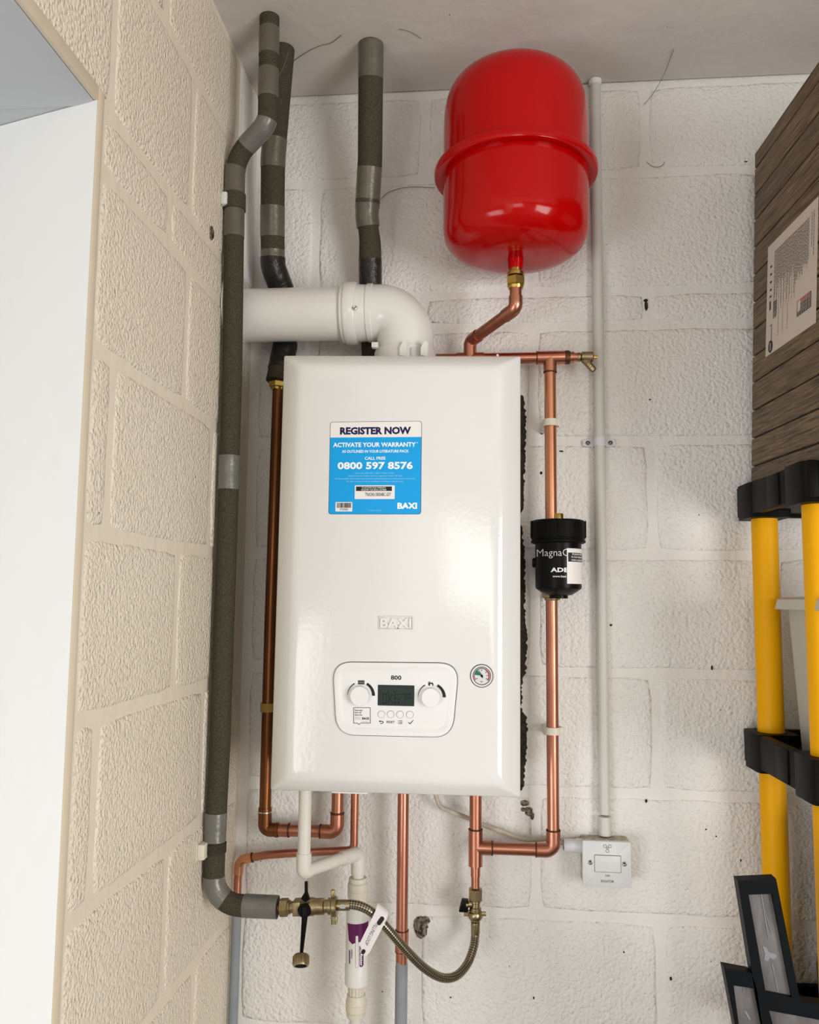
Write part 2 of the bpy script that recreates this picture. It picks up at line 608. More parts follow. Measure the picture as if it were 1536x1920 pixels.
def wood_material(k):
    m = bpy.data.materials.new('weathered_wood_grain')
    m.use_nodes = True
    N, L = m.node_tree.nodes, m.node_tree.links
    b = N['Principled BSDF']
    b.inputs['Roughness'].default_value = 0.55
    tc = N.new('ShaderNodeTexCoord')
    mp = N.new('ShaderNodeMapping')
    mp.inputs['Scale'].default_value = (1, 5.0, 120)
    mp.inputs['Location'].default_value = (0, k * 3.1, k * 7.7)
    L.new(tc.outputs['Object'], mp.inputs['Vector'])
    n1 = N.new('ShaderNodeTexNoise')
    n1.inputs['Scale'].default_value = 2.2
    n1.inputs['Detail'].default_value = 6
    n1.inputs['Roughness'].default_value = 0.65
    n1.inputs['Distortion'].default_value = 0.6
    L.new(mp.outputs[0], n1.inputs['Vector'])
    r = N.new('ShaderNodeValToRGB')
    r.color_ramp.elements[0].position = 0.36
    r.color_ramp.elements[1].position = 0.66
    t = 1 + 0.13 * math.sin(k * 2.4)
    r.color_ramp.elements[0].color = (0.034 * t, 0.019 * t, 0.007 * t, 1)
    r.color_ramp.elements[1].color = (0.225 * t, 0.145 * t, 0.066 * t, 1)
    e = r.color_ramp.elements.new(0.5)
    e.color = (0.118 * t, 0.074 * t, 0.034 * t, 1)
    L.new(n1.outputs['Fac'], r.inputs['Fac'])
    L.new(r.outputs['Color'], b.inputs['Base Color'])
    bp = N.new('ShaderNodeBump')
    bp.inputs['Distance'].default_value = 0.0008
    L.new(n1.outputs['Fac'], bp.inputs['Height'])
    L.new(bp.outputs['Normal'], b.inputs['Normal'])
    return m


# ------------------------------------------------------------------ the room
CEIL = 2.444
XL = -0.48                                     # face of the left wall
REV = -0.687                                   # where its blocks stop at the opening
HEAD = 2.01                                    # head of the opening


def structure(o):
    o['kind'] = 'structure'
    return o


wall_back = structure(MB().box(-0.60, 2.6, 0.0028, 0.15, 0.0, 2.60).build('wall_back', M['joint_white'], None, False))
# left wall: pier, lintel over the opening and pier behind the camera, one outline
outline = [(0.05, 0.0), (0.05, 2.55), (-4.8, 2.55), (-4.8, 0.0), (-1.95, 0.0), (-1.95, HEAD + 0.012), (REV - 0.005, HEAD + 0.012), (REV - 0.005, 0.0)]
mb = MB()
n = len(outline)
vv = [(XL - 0.0022, y, z) for y, z in outline] + [(XL - 0.028, y, z) for y, z in outline]
ff = [tuple(range(n)), tuple(reversed(range(n, 2 * n)))] + [(i, i + n, (i + 1) % n + n, (i + 1) % n) for i in range(n)]
wall_left = structure(mb.add(vv, ff).build('wall_left', M['joint_cream'], None, False))
structure(MB().box(-2.6, 2.6, -6.5, 0.1, -0.1, 0.0).build('floor', M['concrete'], None, False))
structure(MB().box(-0.50, 2.6, -4.8, -0.003, CEIL, CEIL + 0.06).build('ceiling', M['ceiling'], None, False))
fw = [(-4.8, 0), (-4.3, 0), (-4.3, 2.05), (-2.1, 2.05), (-2.1, 0), (0.1, 0), (0.1, 2.5), (-4.8, 2.5)]
mb = MB().prism(fw, -0.05, 0.05)
mb.v = [(2.55 + y, x, z) for x, y, z in mb.v]
structure(mb.build('wall_right', M['unseen_dark'], None, False))
mb = MB().box(-0.6, 2.6, -4.9, -4.8, 0.0, 1.0).box(-0.6, 2.6, -4.9, -4.8, 2.0, 2.5).box(-0.6, -0.4, -4.9, -4.8, 1.0, 2.0).box(0.8, 2.6, -4.9, -4.8, 1.0, 2.0)
structure(mb.build('wall_front', M['unseen_dark'], None, False))

JOINT = 0.015


def block_mesh(w, h, seed):
    """one painted block lying in its own plane: x across, z up, face towards -y"""
    rnd = random.Random(seed)
    mb_ = MB()
    nx, nz = max(2, int(w / 0.04)), max(2, int(h / 0.04))
    base = [(-w / 2 + w * i / nx, -h / 2) for i in range(nx)] + [(w / 2, -h / 2 + h * i / nz) for i in range(nz)] + \
           [(w / 2 - w * i / nx, h / 2) for i in range(nx)] + [(-w / 2, h / 2 - h * i / nz) for i in range(nz)]
    poly = [(x + rnd.uniform(-1, 1) * 0.0016, z + rnd.uniform(-1, 1) * 0.0016) for x, z in base]
    corners = (0, nx, nx + nz, 2 * nx + nz)
    for c_ in corners:
        x, z = base[c_]
        poly[c_] = (x - math.copysign(0.004, x), z - math.copysign(0.004, z))
    lo = [[(x, 0.008, z) for x, z in poly]]
    for d, y in ((0.002, 0.0024), (0.007, 0.0006), (0.015, 0.0)):
        sx, sz = (w - 2 * d) / w, (h - 2 * d) / h
        lo.append([(x * sx, y, z * sz) for x, z in poly])
    k = len(poly)
    v = [p for q in lo for p in q]
    f = []
    for i in range(len(lo) - 1):
        for j in range(k):
            jj = (j + 1) % k
            f.append((i * k + j, i * k + jj, (i + 1) * k + jj, (i + 1) * k + j))
    f.append(tuple(range((len(lo) - 1) * k, len(lo) * k)))
    return mb_.add(v, f)


def lay_blocks(wall, material, courses, place, skip=lambda a, b, c, d: False):
    """courses: (z0, z1, list of joint positions along the wall); place(u, w, z, y) -> world"""
    c = 0
    for z0, z1, js in courses:
        js = sorted(js)
        for a, b in zip(js, js[1:]):
            if skip(a, b, z0, z1): continue
            c += 1
            w, h = (b - a) - JOINT, (z1 - z0) - JOINT
            bm_ = block_mesh(w, h, c)
            cu, cz = (a + b) / 2, (z0 + z1) / 2
            off = random.uniform(-0.0006, 0.0006)
            bm_.v = [place(x + cu, y + off, z + cz) for x, y, z in bm_.v]
            bm_.build('block', material, wall, True, 60)


Z_B = [0.156, 0.378, 0.600, 0.822, 1.044, 1.266, 1.489, 1.710, 1.9395, 2.0095, 2.2525, 2.438]
jA = [-0.472, -0.130, 0.314, 0.758, 1.20, 1.65, 2.09, 2.49]
jB = [-0.472, -0.352, 0.090, 0.536, 0.98, 1.43, 1.87, 2.49]
pat = [jB, jA, jA, jB, jA, jB, jA, jB, jA, jB, jA]
lay_blocks(wall_back, M['block_white'], [(Z_B[i], Z_B[i + 1], pat[i]) for i in range(11)], lambda u, y, z: (u, y * 0.75, z))
Z_L = [0.130, 0.355, 0.578, 0.800, 1.024, 1.251, 1.477, 1.703, 1.930, 2.012, 2.255, 2.440]
lA = [-0.006, -0.368, REV]
lB = [-0.006, -0.225, -0.622, REV]
lC = [-0.006, -0.222, -0.455, REV]
lD = [-0.140, -0.372, -0.664, -1.10, -1.54, -1.97, -2.4, -2.85]
lE = [-0.140, -0.497, -0.94, -1.38, -1.82, -2.26, -2.7]
plan = [lB, lA, lB, lA, lB, lA, lB, lA, [-0.006, -0.455, REV], lD, lE]
lay_blocks(wall_left, M['block_cream'], [(Z_L[i], Z_L[i + 1], plan[i]) for i in range(11)],
           lambda u, y, z: (XL - y * 0.6, u, z))
# smooth mortar strip in the top corner and a mortar fillet beside the opening
MB().box(XL - 0.01, XL + 0.0005, -0.125, -0.006, 2.026, 2.436, 0.004).build('mortar_patch', M['joint_white'], wall_left, label='smooth grey mortar patch in the top corner')

# rounded edge of the opening, then the white splayed jamb and the boards of its head
tr = [Vector((XL - 0.006, REV - 0.009, 0.0)), Vector((XL - 0.006, REV - 0.009, HEAD + 0.006)), Vector((XL - 0.006, -1.95, HEAD + 0.006))]
mb = MB()
mb.box(XL - 0.0018, XL + 0.001, REV - 0.0155, REV + 0.001, 0.0, HEAD + 0.016, 0.002)
structure(mb.build('trim_1', M['trim_cream']))
structure(MB().box(XL - 0.006, XL + 0.001, -1.95, REV - 0.016, HEAD - 0.001, HEAD + 0.018, 0.002).build('trim_2', M['trim_cream']))
jd = Vector((-0.955, 0.297, 0)).normalized()
jn = Vector((jd.y, -jd.x, 0))                                       # faces the camera side
if jn.y > 0: jn = -jn
p0 = Vector((XL - 0.0005, REV - 0.0165, 0.0))
p1 = p0 + jd * 1.1
q0, q1 = p0 + Vector((-0.0004, 0.0008, 0)), p1 - jn * 0.03
mb = MB()
mb.add([(*p0.xy, 0), (*p1.xy, 0), (*q1.xy, 0), (*q0.xy, 0), (*p0.xy, HEAD), (*p1.xy, HEAD), (*q1.xy, HEAD), (*q0.xy, HEAD)],
       [(0, 1, 5, 4), (1, 2, 6, 5), (2, 3, 7, 6), (3, 0, 4, 7), (4, 5, 6, 7), (3, 2, 1, 0)])
wr = structure(mb.build('wall_reveal', M['jamb'], None, False))
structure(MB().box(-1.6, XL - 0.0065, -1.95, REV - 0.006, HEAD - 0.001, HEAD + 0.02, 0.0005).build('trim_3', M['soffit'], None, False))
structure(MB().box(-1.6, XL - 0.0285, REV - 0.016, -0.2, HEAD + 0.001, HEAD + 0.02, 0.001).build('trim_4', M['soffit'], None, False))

# bare dark patch where paint is missing beside the boiler, chips and old screw holes in the back wall


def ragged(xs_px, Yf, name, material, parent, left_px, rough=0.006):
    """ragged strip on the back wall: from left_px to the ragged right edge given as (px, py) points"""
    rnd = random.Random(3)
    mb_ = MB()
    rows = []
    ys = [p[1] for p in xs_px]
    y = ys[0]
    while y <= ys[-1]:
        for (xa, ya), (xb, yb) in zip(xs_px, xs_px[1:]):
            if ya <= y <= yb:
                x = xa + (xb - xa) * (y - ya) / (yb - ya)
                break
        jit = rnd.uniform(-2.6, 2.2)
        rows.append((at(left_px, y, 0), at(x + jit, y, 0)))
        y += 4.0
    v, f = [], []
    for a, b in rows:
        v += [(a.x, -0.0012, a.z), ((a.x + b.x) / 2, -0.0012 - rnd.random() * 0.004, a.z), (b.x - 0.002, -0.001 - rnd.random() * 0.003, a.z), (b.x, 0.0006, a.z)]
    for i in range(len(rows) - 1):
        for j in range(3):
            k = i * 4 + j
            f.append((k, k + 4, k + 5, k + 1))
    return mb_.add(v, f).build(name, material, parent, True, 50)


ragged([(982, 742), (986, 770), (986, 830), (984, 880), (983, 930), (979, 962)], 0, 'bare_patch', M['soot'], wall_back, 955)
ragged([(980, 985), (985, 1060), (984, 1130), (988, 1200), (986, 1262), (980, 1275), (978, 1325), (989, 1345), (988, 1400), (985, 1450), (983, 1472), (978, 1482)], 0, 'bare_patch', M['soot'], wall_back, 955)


def chip(px, py, w, h, material, seed, wall=None, Y=0.0, deep=0.002):
    rnd = random.Random(seed)
    c = at(px, py, Y)
    k = 12
    mb_ = MB()
    v = [(c.x, Y - 0.0004, c.z)]
    for i in range(k):
        a = 2 * PI * i / k
        s = rnd.uniform(0.55, 1.15)
        v.append((c.x + w / 2 * s * math.cos(a), Y - deep * rnd.uniform(0.4, 1.0), c.z + h / 2 * s * math.sin(a)))
    for i in range(k):
        a = 2 * PI * i / k
        s = rnd.uniform(1.0, 1.3)
        v.append((c.x + w / 2 * s * math.cos(a), Y + 0.001, c.z + h / 2 * s * math.sin(a)))
    f = [(0, 1 + i, 1 + (i + 1) % k) for i in range(k)] + [(1 + i, 1 + k + i, 1 + k + (i + 1) % k, 1 + (i + 1) % k) for i in range(k)]
    return mb_.add(v, f).build('chipped_hole', material, wall or wall_back, True, 60)


chip(1212, 573, 0.006, 0.018, M['soot'], 1)
chip(1211, 563, 0.008, 0.005, M['soot'], 2)
for px, py, w, h, k in ((984, 1506, .016, .010, 11), (991, 1522, .014, .016, 12), (981, 1518, .008, .008, 13), (998, 1530, .007, .012, 14)):
    chip(px, py, w, h, M['damage'], k)
chip(790, 1738, 0.024, 0.034, M['damage'], 15)
chip(789, 1745, 0.010, 0.016, M['soot'], 16)
chip(798, 1726, 0.016, 0.012, M['damage'], 17)
for px, py, w, h, k in ((1053, 846, .009, .003, 31), (1016, 812, .005, .004, 32), (1015, 887, .004, .006, 33), (1335, 1252, .003, .008, 34), (1146, 1172, .005, .004, 35),
                        (1389, 1613, .002, .005, 36), (1212, 1502, .004, .006, 37), (1324, 1555, .003, .003, 38), (1343, 1568, .003, .003, 39), (1258, 1835, .004, .006, 40),
                        (1001, 1871, .003, .005, 41), (1170, 1785, .003, .003, 42), (845, 1870, .003, .003, 43), (1399, 303, .006, .002, 44), (1219, 749, .005, .003, 45)):
    chip(px, py, w, h, M['soot'], k)

hp0 = at_x(397, 436, XL)
MB().lathe([(0.013, -0.001), (0.011, 0.0012), (0.0, 0.0008)], hp0, (1, 0, 0), 10).build('chipped_hole', M['damage'], wall_left)
MB().lathe([(0.006, 0.0), (0.004, 0.0018), (0.0, 0.0016)], hp0 + Vector((0, 0.004, -0.004)), (1, 0, 0), 8).build('chipped_hole', M['soot'], wall_left)

# ------------------------------------------------------------------ boiler
YF = -0.285                                    # its front panel
YR = -0.260                                    # rim of the front cover
boiler = thing('boiler', (-0.147, -0.145, 1.096), 'white wall-hung gas boiler with blue sticker, control panel and round gauge', 'boiler')
tl, tr_, br, bl = at(532, 666, YR), at(976.5, 667, YR), at(976, 1496, YR), at(506.5, 1482, YR)
bx0, bx1 = (tl.x + bl.x) / 2, (tr_.x + br.x) / 2
bz0, bz1 = (bl.z + br.z) / 2, (tl.z + tr_.z) / 2
rim = [(bl.x, bl.z), (br.x, br.z), (tr_.x, tr_.z), (tl.x, tl.z)]


def shrink(p, dx, dzb, dzt):
    return [(p[0][0] + dx, p[0][1] + dzb), (p[1][0] - dx, p[1][1] + dzb), (p[2][0] - dx, p[2][1] - dzt), (p[3][0] + dx, p[3][1] - dzt)]


loops = []
for dx, dzb, dzt, y, r in ((0.0, 0.0, 0.0, -0.012, 0.004), (0.0, 0.0, 0.0, YR + 0.006, 0.004), (0.0005, 0.0005, 0.0005, YR + 0.002, 0.004), (0.0025, 0.0025, 0.0025, YR - 0.001, 0.005),
                           (0.028, 0.020, 0.020, YF + 0.0045, 0.012), (0.034, 0.026, 0.026, YF + 0.0015, 0.016), (0.042, 0.034, 0.034, YF, 0.018)):
    p = roundpoly(shrink(rim, dx, dzb, dzt), r, 5)
    loops.append([(x, y, z) for x, z in p])
k = len(loops[0])
v = [p for lp in loops for p in lp]
f = []
for i in range(len(loops) - 1):
    for j in range(k):
        jj = (j + 1) % k
        f.append((i * k + j, i * k + jj, (i + 1) * k + jj, (i + 1) * k + j))
f.append(tuple(range((len(loops) - 1) * k, len(loops) * k)))
f.append(tuple(reversed(range(k))))
MB().add(v, f).build('casing', M['enamel'], boiler, True, 30)
# two little screw tips on the top edge, bottom plate with sockets
for px in (576, 933):
    c = at(px, 665, -0.25)
    MB().lathe([(0.0022, -0.004), (0.0022, 0.0015), (0.001, 0.0025)], (c.x, c.y, bz1), n=10).build('screw', M['white_plastic'], boiler)
MB().box(-0.325, 0.03, -0.235, -0.03, bz0 - 0.004, bz0 + 0.002, 0.001).build('bottom_plate', M['white_plastic'], boiler)
sx0, sx1, sz0, sz1 = px_rect(622, 1489, 690, 1491.5, -0.25)
MB().box(sx0, sx1, -0.25, -0.20, bz0 - 0.004, bz0, 0.001).build('bottom_lip', M['white_gloss'], boiler)

# blue sticker
sk = lambda x, y: (590 + x / 6.678, 770 + y / 6.678)


def srect(x0, y0, x1, y1, Y):
    a, b = sk(x0, y0), sk(x1, y1)
    return px_rect(a[0], a[1], b[0], b[1], Y)


x0, x1, z0, z1 = srect(186, 137, 1338, 1300, YF)
z0 = at(704, 964.3, YF).z
st = MB().prism(roundpoly(rectpoly(x0, x1, z0, z1), 0.005, 5), YF - 0.0006, YF + 0.0005).build('sticker', M['ink_navy'], boiler, label='blue and white warranty sticker')
e = 0.0006
zh = at(704, 820, YF).z
hp = roundpoly(rectpoly(x0 + e, x1 - e, zh, z1 - e), [0.0001, 0.0001, 0.0046, 0.0046], 5)
MB().prism(hp, YF - 0.0009, YF).build('header', M['sticker_white'], st)
hp = roundpoly(rectpoly(x0 + e, x1 - e, z0 + e, zh), [0.0046, 0.0046, 0.0001, 0.0001], 5)
MB().prism(hp, YF - 0.0009, YF).build('blue_field', M['sticker_blue'], st)
YT = YF - 0.0011
lettering(MB(), 'REGISTER NOW', srect(318, 203, 1208, 298, YT), YT, 0.048).build('lettering', M['ink_navy'], st, False)
for words, r_, b_ in (('ACTIVATE YOUR WARRANTY', (232, 397, 1268, 455), 0.03), ('*', (1278, 392, 1297, 412), 0.0), ('AS OUTLINED IN YOUR LITERATURE PACK', (342, 491, 1180, 526), 0.025),
                      ('CALL FREE', (628, 576, 888, 615), 0.018), ('0800 597 8576', (288, 640, 1230, 735), 0.034), ('BAXI', (1037, 1152, 1283, 1230), 0.045)):
    lettering(MB(), words, srect(*r_, YT), YT, b_).build('lettering', M['ink_white'], st, False)
for words, r_ in (('Lines are open 8am - 8pm, 7 days a week', (512, 771, 995, 794)), ('*Please note the boiler must be registered within 30 days,', (418, 806, 1100, 829)),
                  ('the Benchmark Commissioning Checklist completed and an annual service carried out', (255, 841, 1258, 864)),
                  ('For full warranty terms & conditions visit baxi.co.uk/warranty', (402, 876, 1110, 899)), ('7729300 (02/22)', (670, 1243, 832, 1258))):
    lettering(MB(), words, srect(*r_, YT), YT).build('small_print', M['ink_pale'], st, False)
sl = MB().prism(rectpoly(*srect(503, 935, 1003, 1107, YT), 0.0012), YF - 0.0013, YF).build('serial_label', M['sticker_white'], st)
bl_ = MB().prism(rectpoly(*srect(520, 950, 968, 1006, YT)), YF - 0.0015, YF).build('black_bar', M['ink'], st, False)
YT2 = YF - 0.0017
lettering(MB(), 'TO ACTIVATE YOUR WARRANTY', srect(590, 956, 893, 975, YT2), YT2).build('lettering', M['ink_white'], st, False)
lettering(MB(), 'REGISTER THIS SERIAL NUMBER', srect(585, 981, 900, 1000, YT2), YT2).build('lettering', M['ink_white'], st, False)
mb = MB()
lettering(mb, 'TNX245130034BC-GF7', srect(632, 1026, 955, 1071, YT2), YT2)
mb.build('lettering', M['ink'], st, False)
MB().prism(rectpoly(*srect(262, 1145, 472, 1262, YT), 0.0008), YF - 0.0013, YF).build('barcode_label', M['sticker_white'], st)
mb = MB()
rnd = random.Random(5)
x = 280
while x < 458:
    w = rnd.choice((3, 3, 5, 8))
    r = srect(x, 1155, min(x + w, 462), 1216, YT2)
    mb.quad([(r[0], YT2, r[2]), (r[1], YT2, r[2]), (r[1], YT2, r[3]), (r[0], YT2, r[3])])
    x += w + rnd.choice((3, 4, 6))
lettering(MB(), '7729300', srect(315, 1225, 418, 1249, YT2), YT2).build('lettering', M['ink'], st, False)
bc = mb.build('barcode', M['ink'], st, False)
bc['kind'] = 'stuff'

# raised name badge
ck = lambda x, y: (600 + x / 4.267, 1130 + y / 4.267)


def crect(x0_, y0_, x1_, y1_, Y):
    a, b = ck(x0_, y0_), ck(x1_, y1_)
    return px_rect(a[0], a[1], b[0], b[1], Y)


r = crect(470, 106, 748, 217, YF)
outer, inner = rectpoly(*r, 0.0012, 3), inset(rectpoly(*r, 0.0012, 3), 0.0022)
mb = MB()
k = len(outer)
mb.add([(a, YF, b) for a, b in outer] + [(a, YF - 0.0022, b) for a, b in inset(outer, 0.0006)] + [(a, YF - 0.0022, b) for a, b in inset(outer, 0.0016)] + [(a, YF - 0.0002, b) for a, b in inner],
       [(i * k + j, i * k + (j + 1) % k, (i + 1) * k + (j + 1) % k, (i + 1) * k + j) for i in range(3) for j in range(k)])
badge = mb.build('badge', M['enamel'], boiler, label='embossed white maker badge')


def embossed(body, r_, Y, depth, bold):
    """letters with sloping sides"""
    v_, f_ = text_bm(body, bold)
    b2 = bmesh.new()
    vs = [b2.verts.new((r_[0] + a * (r_[1] - r_[0]), Y, r_[2] + c_ * (r_[3] - r_[2]))) for a, c_ in v_]
    for q in f_:
        try: b2.faces.new([vs[i] for i in q])
        except ValueError: pass
    ex = bmesh.ops.extrude_face_region(b2, geom=list(b2.faces))
    for g in ex['geom']:
        if isinstance(g, bmesh.types.BMVert): g.co.y -= depth
    bmesh.ops.recalc_face_normals(b2, faces=list(b2.faces))
    m_ = MB().bm(b2)
    b2.free()
    return m_


embossed('BAXI', crect(484, 124, 735, 204, YF), YF + 0.0002, 0.0030, 0.03).build('raised_lettering', M['enamel'], badge, True, 20)

# control panel


def cpoly(pts, rads):
    w = [at(*ck(x_, y_), YF) for x_, y_ in pts]
    return roundpoly([(p.x, p.z) for p in w], rads, 8)


outer = cpoly([(100, 470), (1118, 480), (1062, 1080), (132, 1060)], [0.030, 0.030, 0.034, 0.034])
frame2 = inset(outer[::-1] if False else outer, 0.0)
area = sum(outer[i][0] * outer[(i + 1) % len(outer)][1] - outer[(i + 1) % len(outer)][0] * outer[i][1] for i in range(len(outer)))
if area < 0: outer = outer[::-1]
panel = MB().prism(outer, YF - 0.0006, YF + 0.001).build('control_panel', M['ink'], boiler, label='control panel with two knobs and a dark display')
k = len(outer)
lp = []
for d, y in ((0.0008, YF - 0.0004), (0.0012, YF - 0.0036), (0.0035, YF - 0.0044), (0.0075, YF - 0.0042), (0.0125, YF - 0.0014), (0.0135, YF - 0.0012)):
    lp.append([(x_, y, z_) for x_, z_ in inset(outer, d)])
v = [p for q in lp for p in q]
f = [(i * k + j, i * k + (j + 1) % k, (i + 1) * k + (j + 1) % k, (i + 1) * k + j) for i in range(len(lp) - 1) for j in range(k)]
f.append(tuple(range((len(lp) - 1) * k, len(lp) * k)))
MB().add(v, f).build('fascia', M['panel_white'], panel, True, 40)
YP = YF - 0.0012                                 # face of the recessed panel
YQ = YP - 0.0004
MB().prism(rectpoly(*crect(464, 660, 755, 825, YP), 0.0008), YP - 0.0008, YP + 0.0005).build('display_surround', M['ink'], panel)
MB().prism(rectpoly(*crect(470, 670, 748, 815, YP)), YP - 0.0010, YP).build('display', M['lcd'], panel, False)
mb = MB()
YD = YP - 0.0012
segs = {'O': 'abcdef', 'K': 'fe', '6': 'acdefg', '7': 'abc'}


def seg7(x0_, x1_, y0_, y1_, on, w=7):
    ym = (y0_ + y1_) / 2
    R = {'a': (x0_, y0_, x1_, y0_ + w), 'd': (x0_, y1_ - w, x1_, y1_), 'g': (x0_, ym - w / 2, x1_, ym + w / 2), 'f': (x0_, y0_ + 2, x0_ + w, ym - 2),
         'e': (x0_, ym + 2, x0_ + w, y1_ - 2), 'b': (x1_ - w, y0_ + 2, x1_, ym - 2), 'c': (x1_ - w, ym + 2, x1_, y1_ - 2)}
    for s in on:
        q = crect(*R[s], YD)
        mb.quad([(q[0], YD, q[2]), (q[1], YD, q[2]), (q[1], YD, q[3]), (q[0], YD, q[3])])


def stroke(pts, w, Y, fn):
    P = [at(*fn(a, b), Y) for a, b in pts]
    for a, b in zip(P, P[1:]):
        d = Vector((b.x - a.x, b.z - a.z)).normalized()
        nn = Vector((-d.y, d.x)) * w / 2
        mb.quad([(a.x + nn.x, Y, a.z + nn.y), (a.x - nn.x, Y, a.z - nn.y), (b.x - nn.x, Y, b.z - nn.y), (b.x + nn.x, Y, b.z + nn.y)])


seg7(500, 535, 728, 808, 'abcdef')
seg7(548, 585, 728, 808, 'fe')
stroke([(584, 730), (556, 766), (586, 806)], 0.0015, YD, ck)
seg7(598, 634, 728, 808, 'acdefg')
seg7(648, 684, 728, 808, 'abc')
seg7(694, 726, 728, 768, 'abcdef', 6)
for cx_ in (547, 595):
    p = [at(*ck(cx_ + dx_, 712 + dy_), YD) for dx_, dy_ in ((-10, 8), (10, 8), (0, -8))]
    mb.quad([(q.x, YD, q.z) for q in p])
mb.build('display_segments', M['lcd_on'], panel, False)
for cx_, cy_, rr in ((325, 742, 76), (890, 755, 74)):
    c = at(*ck(cx_, cy_), YP)
    R = rr / 4.267 / 1166.0
    MB().lathe([(R, 0.0), (R, 0.010), (R * 0.985, 0.0115), (R * 0.95, 0.012), (0.0, 0.012)], (c.x, YP, c.z), (0, -1, 0), 40).build('knob', M['panel_white'], panel)
    mb = MB()
    for a0, a1, t0, t1 in ((0, 62, 12.5, 9.5), (118, 180, 4.5, 1.2)):
        n_ = 14
        pts = []
        for i in range(n_ + 1):
            a = math.radians(a0 + (a1 - a0) * i / n_)
            t = (t0 + (t1 - t0) * i / n_)
            pts.append((104 - t, 104 + t, a))
        s = 1 / 4.267 / 1166.0
        for (i0, o0, aa), (i1, o1, ab) in zip(pts, pts[1:]):
            mb.quad([(c.x + i0 * s * math.cos(aa), YQ, c.z + i0 * s * math.sin(aa)), (c.x + o0 * s * math.cos(aa), YQ, c.z + o0 * s * math.sin(aa)),
                     (c.x + o1 * s * math.cos(ab), YQ, c.z + o1 * s * math.sin(ab)), (c.x + i1 * s * math.cos(ab), YQ, c.z + i1 * s * math.sin(ab))])
    mb.build('dial_marks', M['ink'], panel, False)
mb = MB()


def bar(x0_, y0_, x1_, y1_):
    q = crect(x0_, y0_, x1_, y1_, YQ)
    mb.quad([(q[0], YQ, q[2]), (q[1], YQ, q[2]), (q[1], YQ, q[3]), (q[0], YQ, q[3])])


def done(name, material=None):
    global mb
    o_ = mb.build(name, material or M['ink'], panel, False)
    o_['kind'] = 'stuff' if name.endswith('symbol') else 'print'
    if o_['kind'] == 'print': del o_['kind']
    mb = MB()


for i in range(6): bar(306 + i * 8.6, 621, 312 + i * 8.6, 655)
bar(304, 626, 358, 630); bar(304, 646, 358, 650)
done('radiator_symbol')
bar(866, 640, 905, 650); bar(868, 632, 884, 637); bar(868, 650, 882, 664); bar(897, 650, 909, 660)
bar(902, 663, 908, 668)
done('tap_symbol')
lettering(mb, '800', crect(568, 582, 652, 618, YQ), YQ, 0.025)
done('lettering')
lettering(mb, 'RESET', crect(533, 946, 598, 964, YQ), YQ, 0.01)
done('lettering')
for yy in (944, 955, 966):
    bar(632, yy, 660, yy + 4); bar(623, yy, 627, yy + 4)
done('menu_symbol')
stroke([(707, 957), (721, 970), (747, 941)], 0.0011, YQ, ck)
done('tick_symbol')
stroke([(480, 949), (500, 949), (508, 956), (500, 966), (482, 966)], 0.001, YQ, ck)
p = [at(*ck(a, b), YQ) for a, b in ((472, 949), (484, 940), (484, 958))]
mb.quad([(q.x, YQ, q.z) for q in p])
done('back_symbol')
bub = [(270, 840), (403, 840), (403, 964), (325, 964), (312, 976), (300, 964), (270, 964)]
stroke(bub + [bub[0]], 0.0008, YQ, ck)
done('speech_bubble_symbol')
for words, r_, b_, m_ in (('Scan and', (279, 853, 338, 867), 0.01, 'ink'), ('learn all', (279, 872, 330, 885), 0.01, 'ink'), ('about me', (279, 891, 338, 904), 0.01, 'ink'),
                          ('BAXI', (338, 917, 392, 936), 0.03, 'ink'), ('Register me', (279, 914, 328, 922), 0.0, 'ink_grey'), ('and update', (279, 926, 326, 934), 0.0, 'ink_grey'),
                          ('baxi.co.uk/scan', (335, 949, 390, 956), 0.0, 'ink_grey')):
    lettering(mb, words, crect(*r_, YQ), YQ, b_)
    done('lettering', M[m_])
for cx_, cy_ in ((492, 893), (566, 893), (641, 895), (720, 896)):
    c = at(*ck(cx_, cy_), YP)
    R = 27 / 4.267 / 1166.0
    MB().lathe([(R, 0.0), (R, 0.0012), (R * 0.9, 0.0018), (0, 0.0019)], (c.x, YP, c.z), (0, -1, 0), 24).build('button', M['panel_white'], panel)
    mb = MB().lathe([(R * 1.08, 0.0), (R * 1.08, 0.00025), (R, 0.0003)], (c.x, YP, c.z), (0, -1, 0), 24, caps=False)
    mb.build('button_gap', M['ink_grey'], panel)

# pressure gauge
c = at(*ck(1295, 585), YF)
s = 1 / 4.267 / 1166.0
ga = MB().lathe([(91 * s, 0), (91 * s, 0.0008), (84 * s, 0.0009)], (c.x, YF, c.z), (0, -1, 0), 40).build('pressure_gauge', M['ink'], boiler, label='round pressure gauge')
MB().lathe([(86 * s, 0.0), (85 * s, 0.0025), (80 * s, 0.0032), (74 * s, 0.0026), (70 * s, 0.0012)], (c.x, YF, c.z), (0, -1, 0), 40, caps=False).build('bezel', M['panel_white'], ga)
MB().lathe([(73 * s, 0.0009), (73 * s, 0.0016), (66 * s, 0.0016)], (c.x, YF, c.z), (0, -1, 0), 40, caps=False).build('dial_rim', M['ink'], ga)
MB().prism(circle(c.x, c.z, 69 * s, 40), YF - 0.0014, YF).build('dial', M['dial'], ga, False)
YG = YF - 0.0017


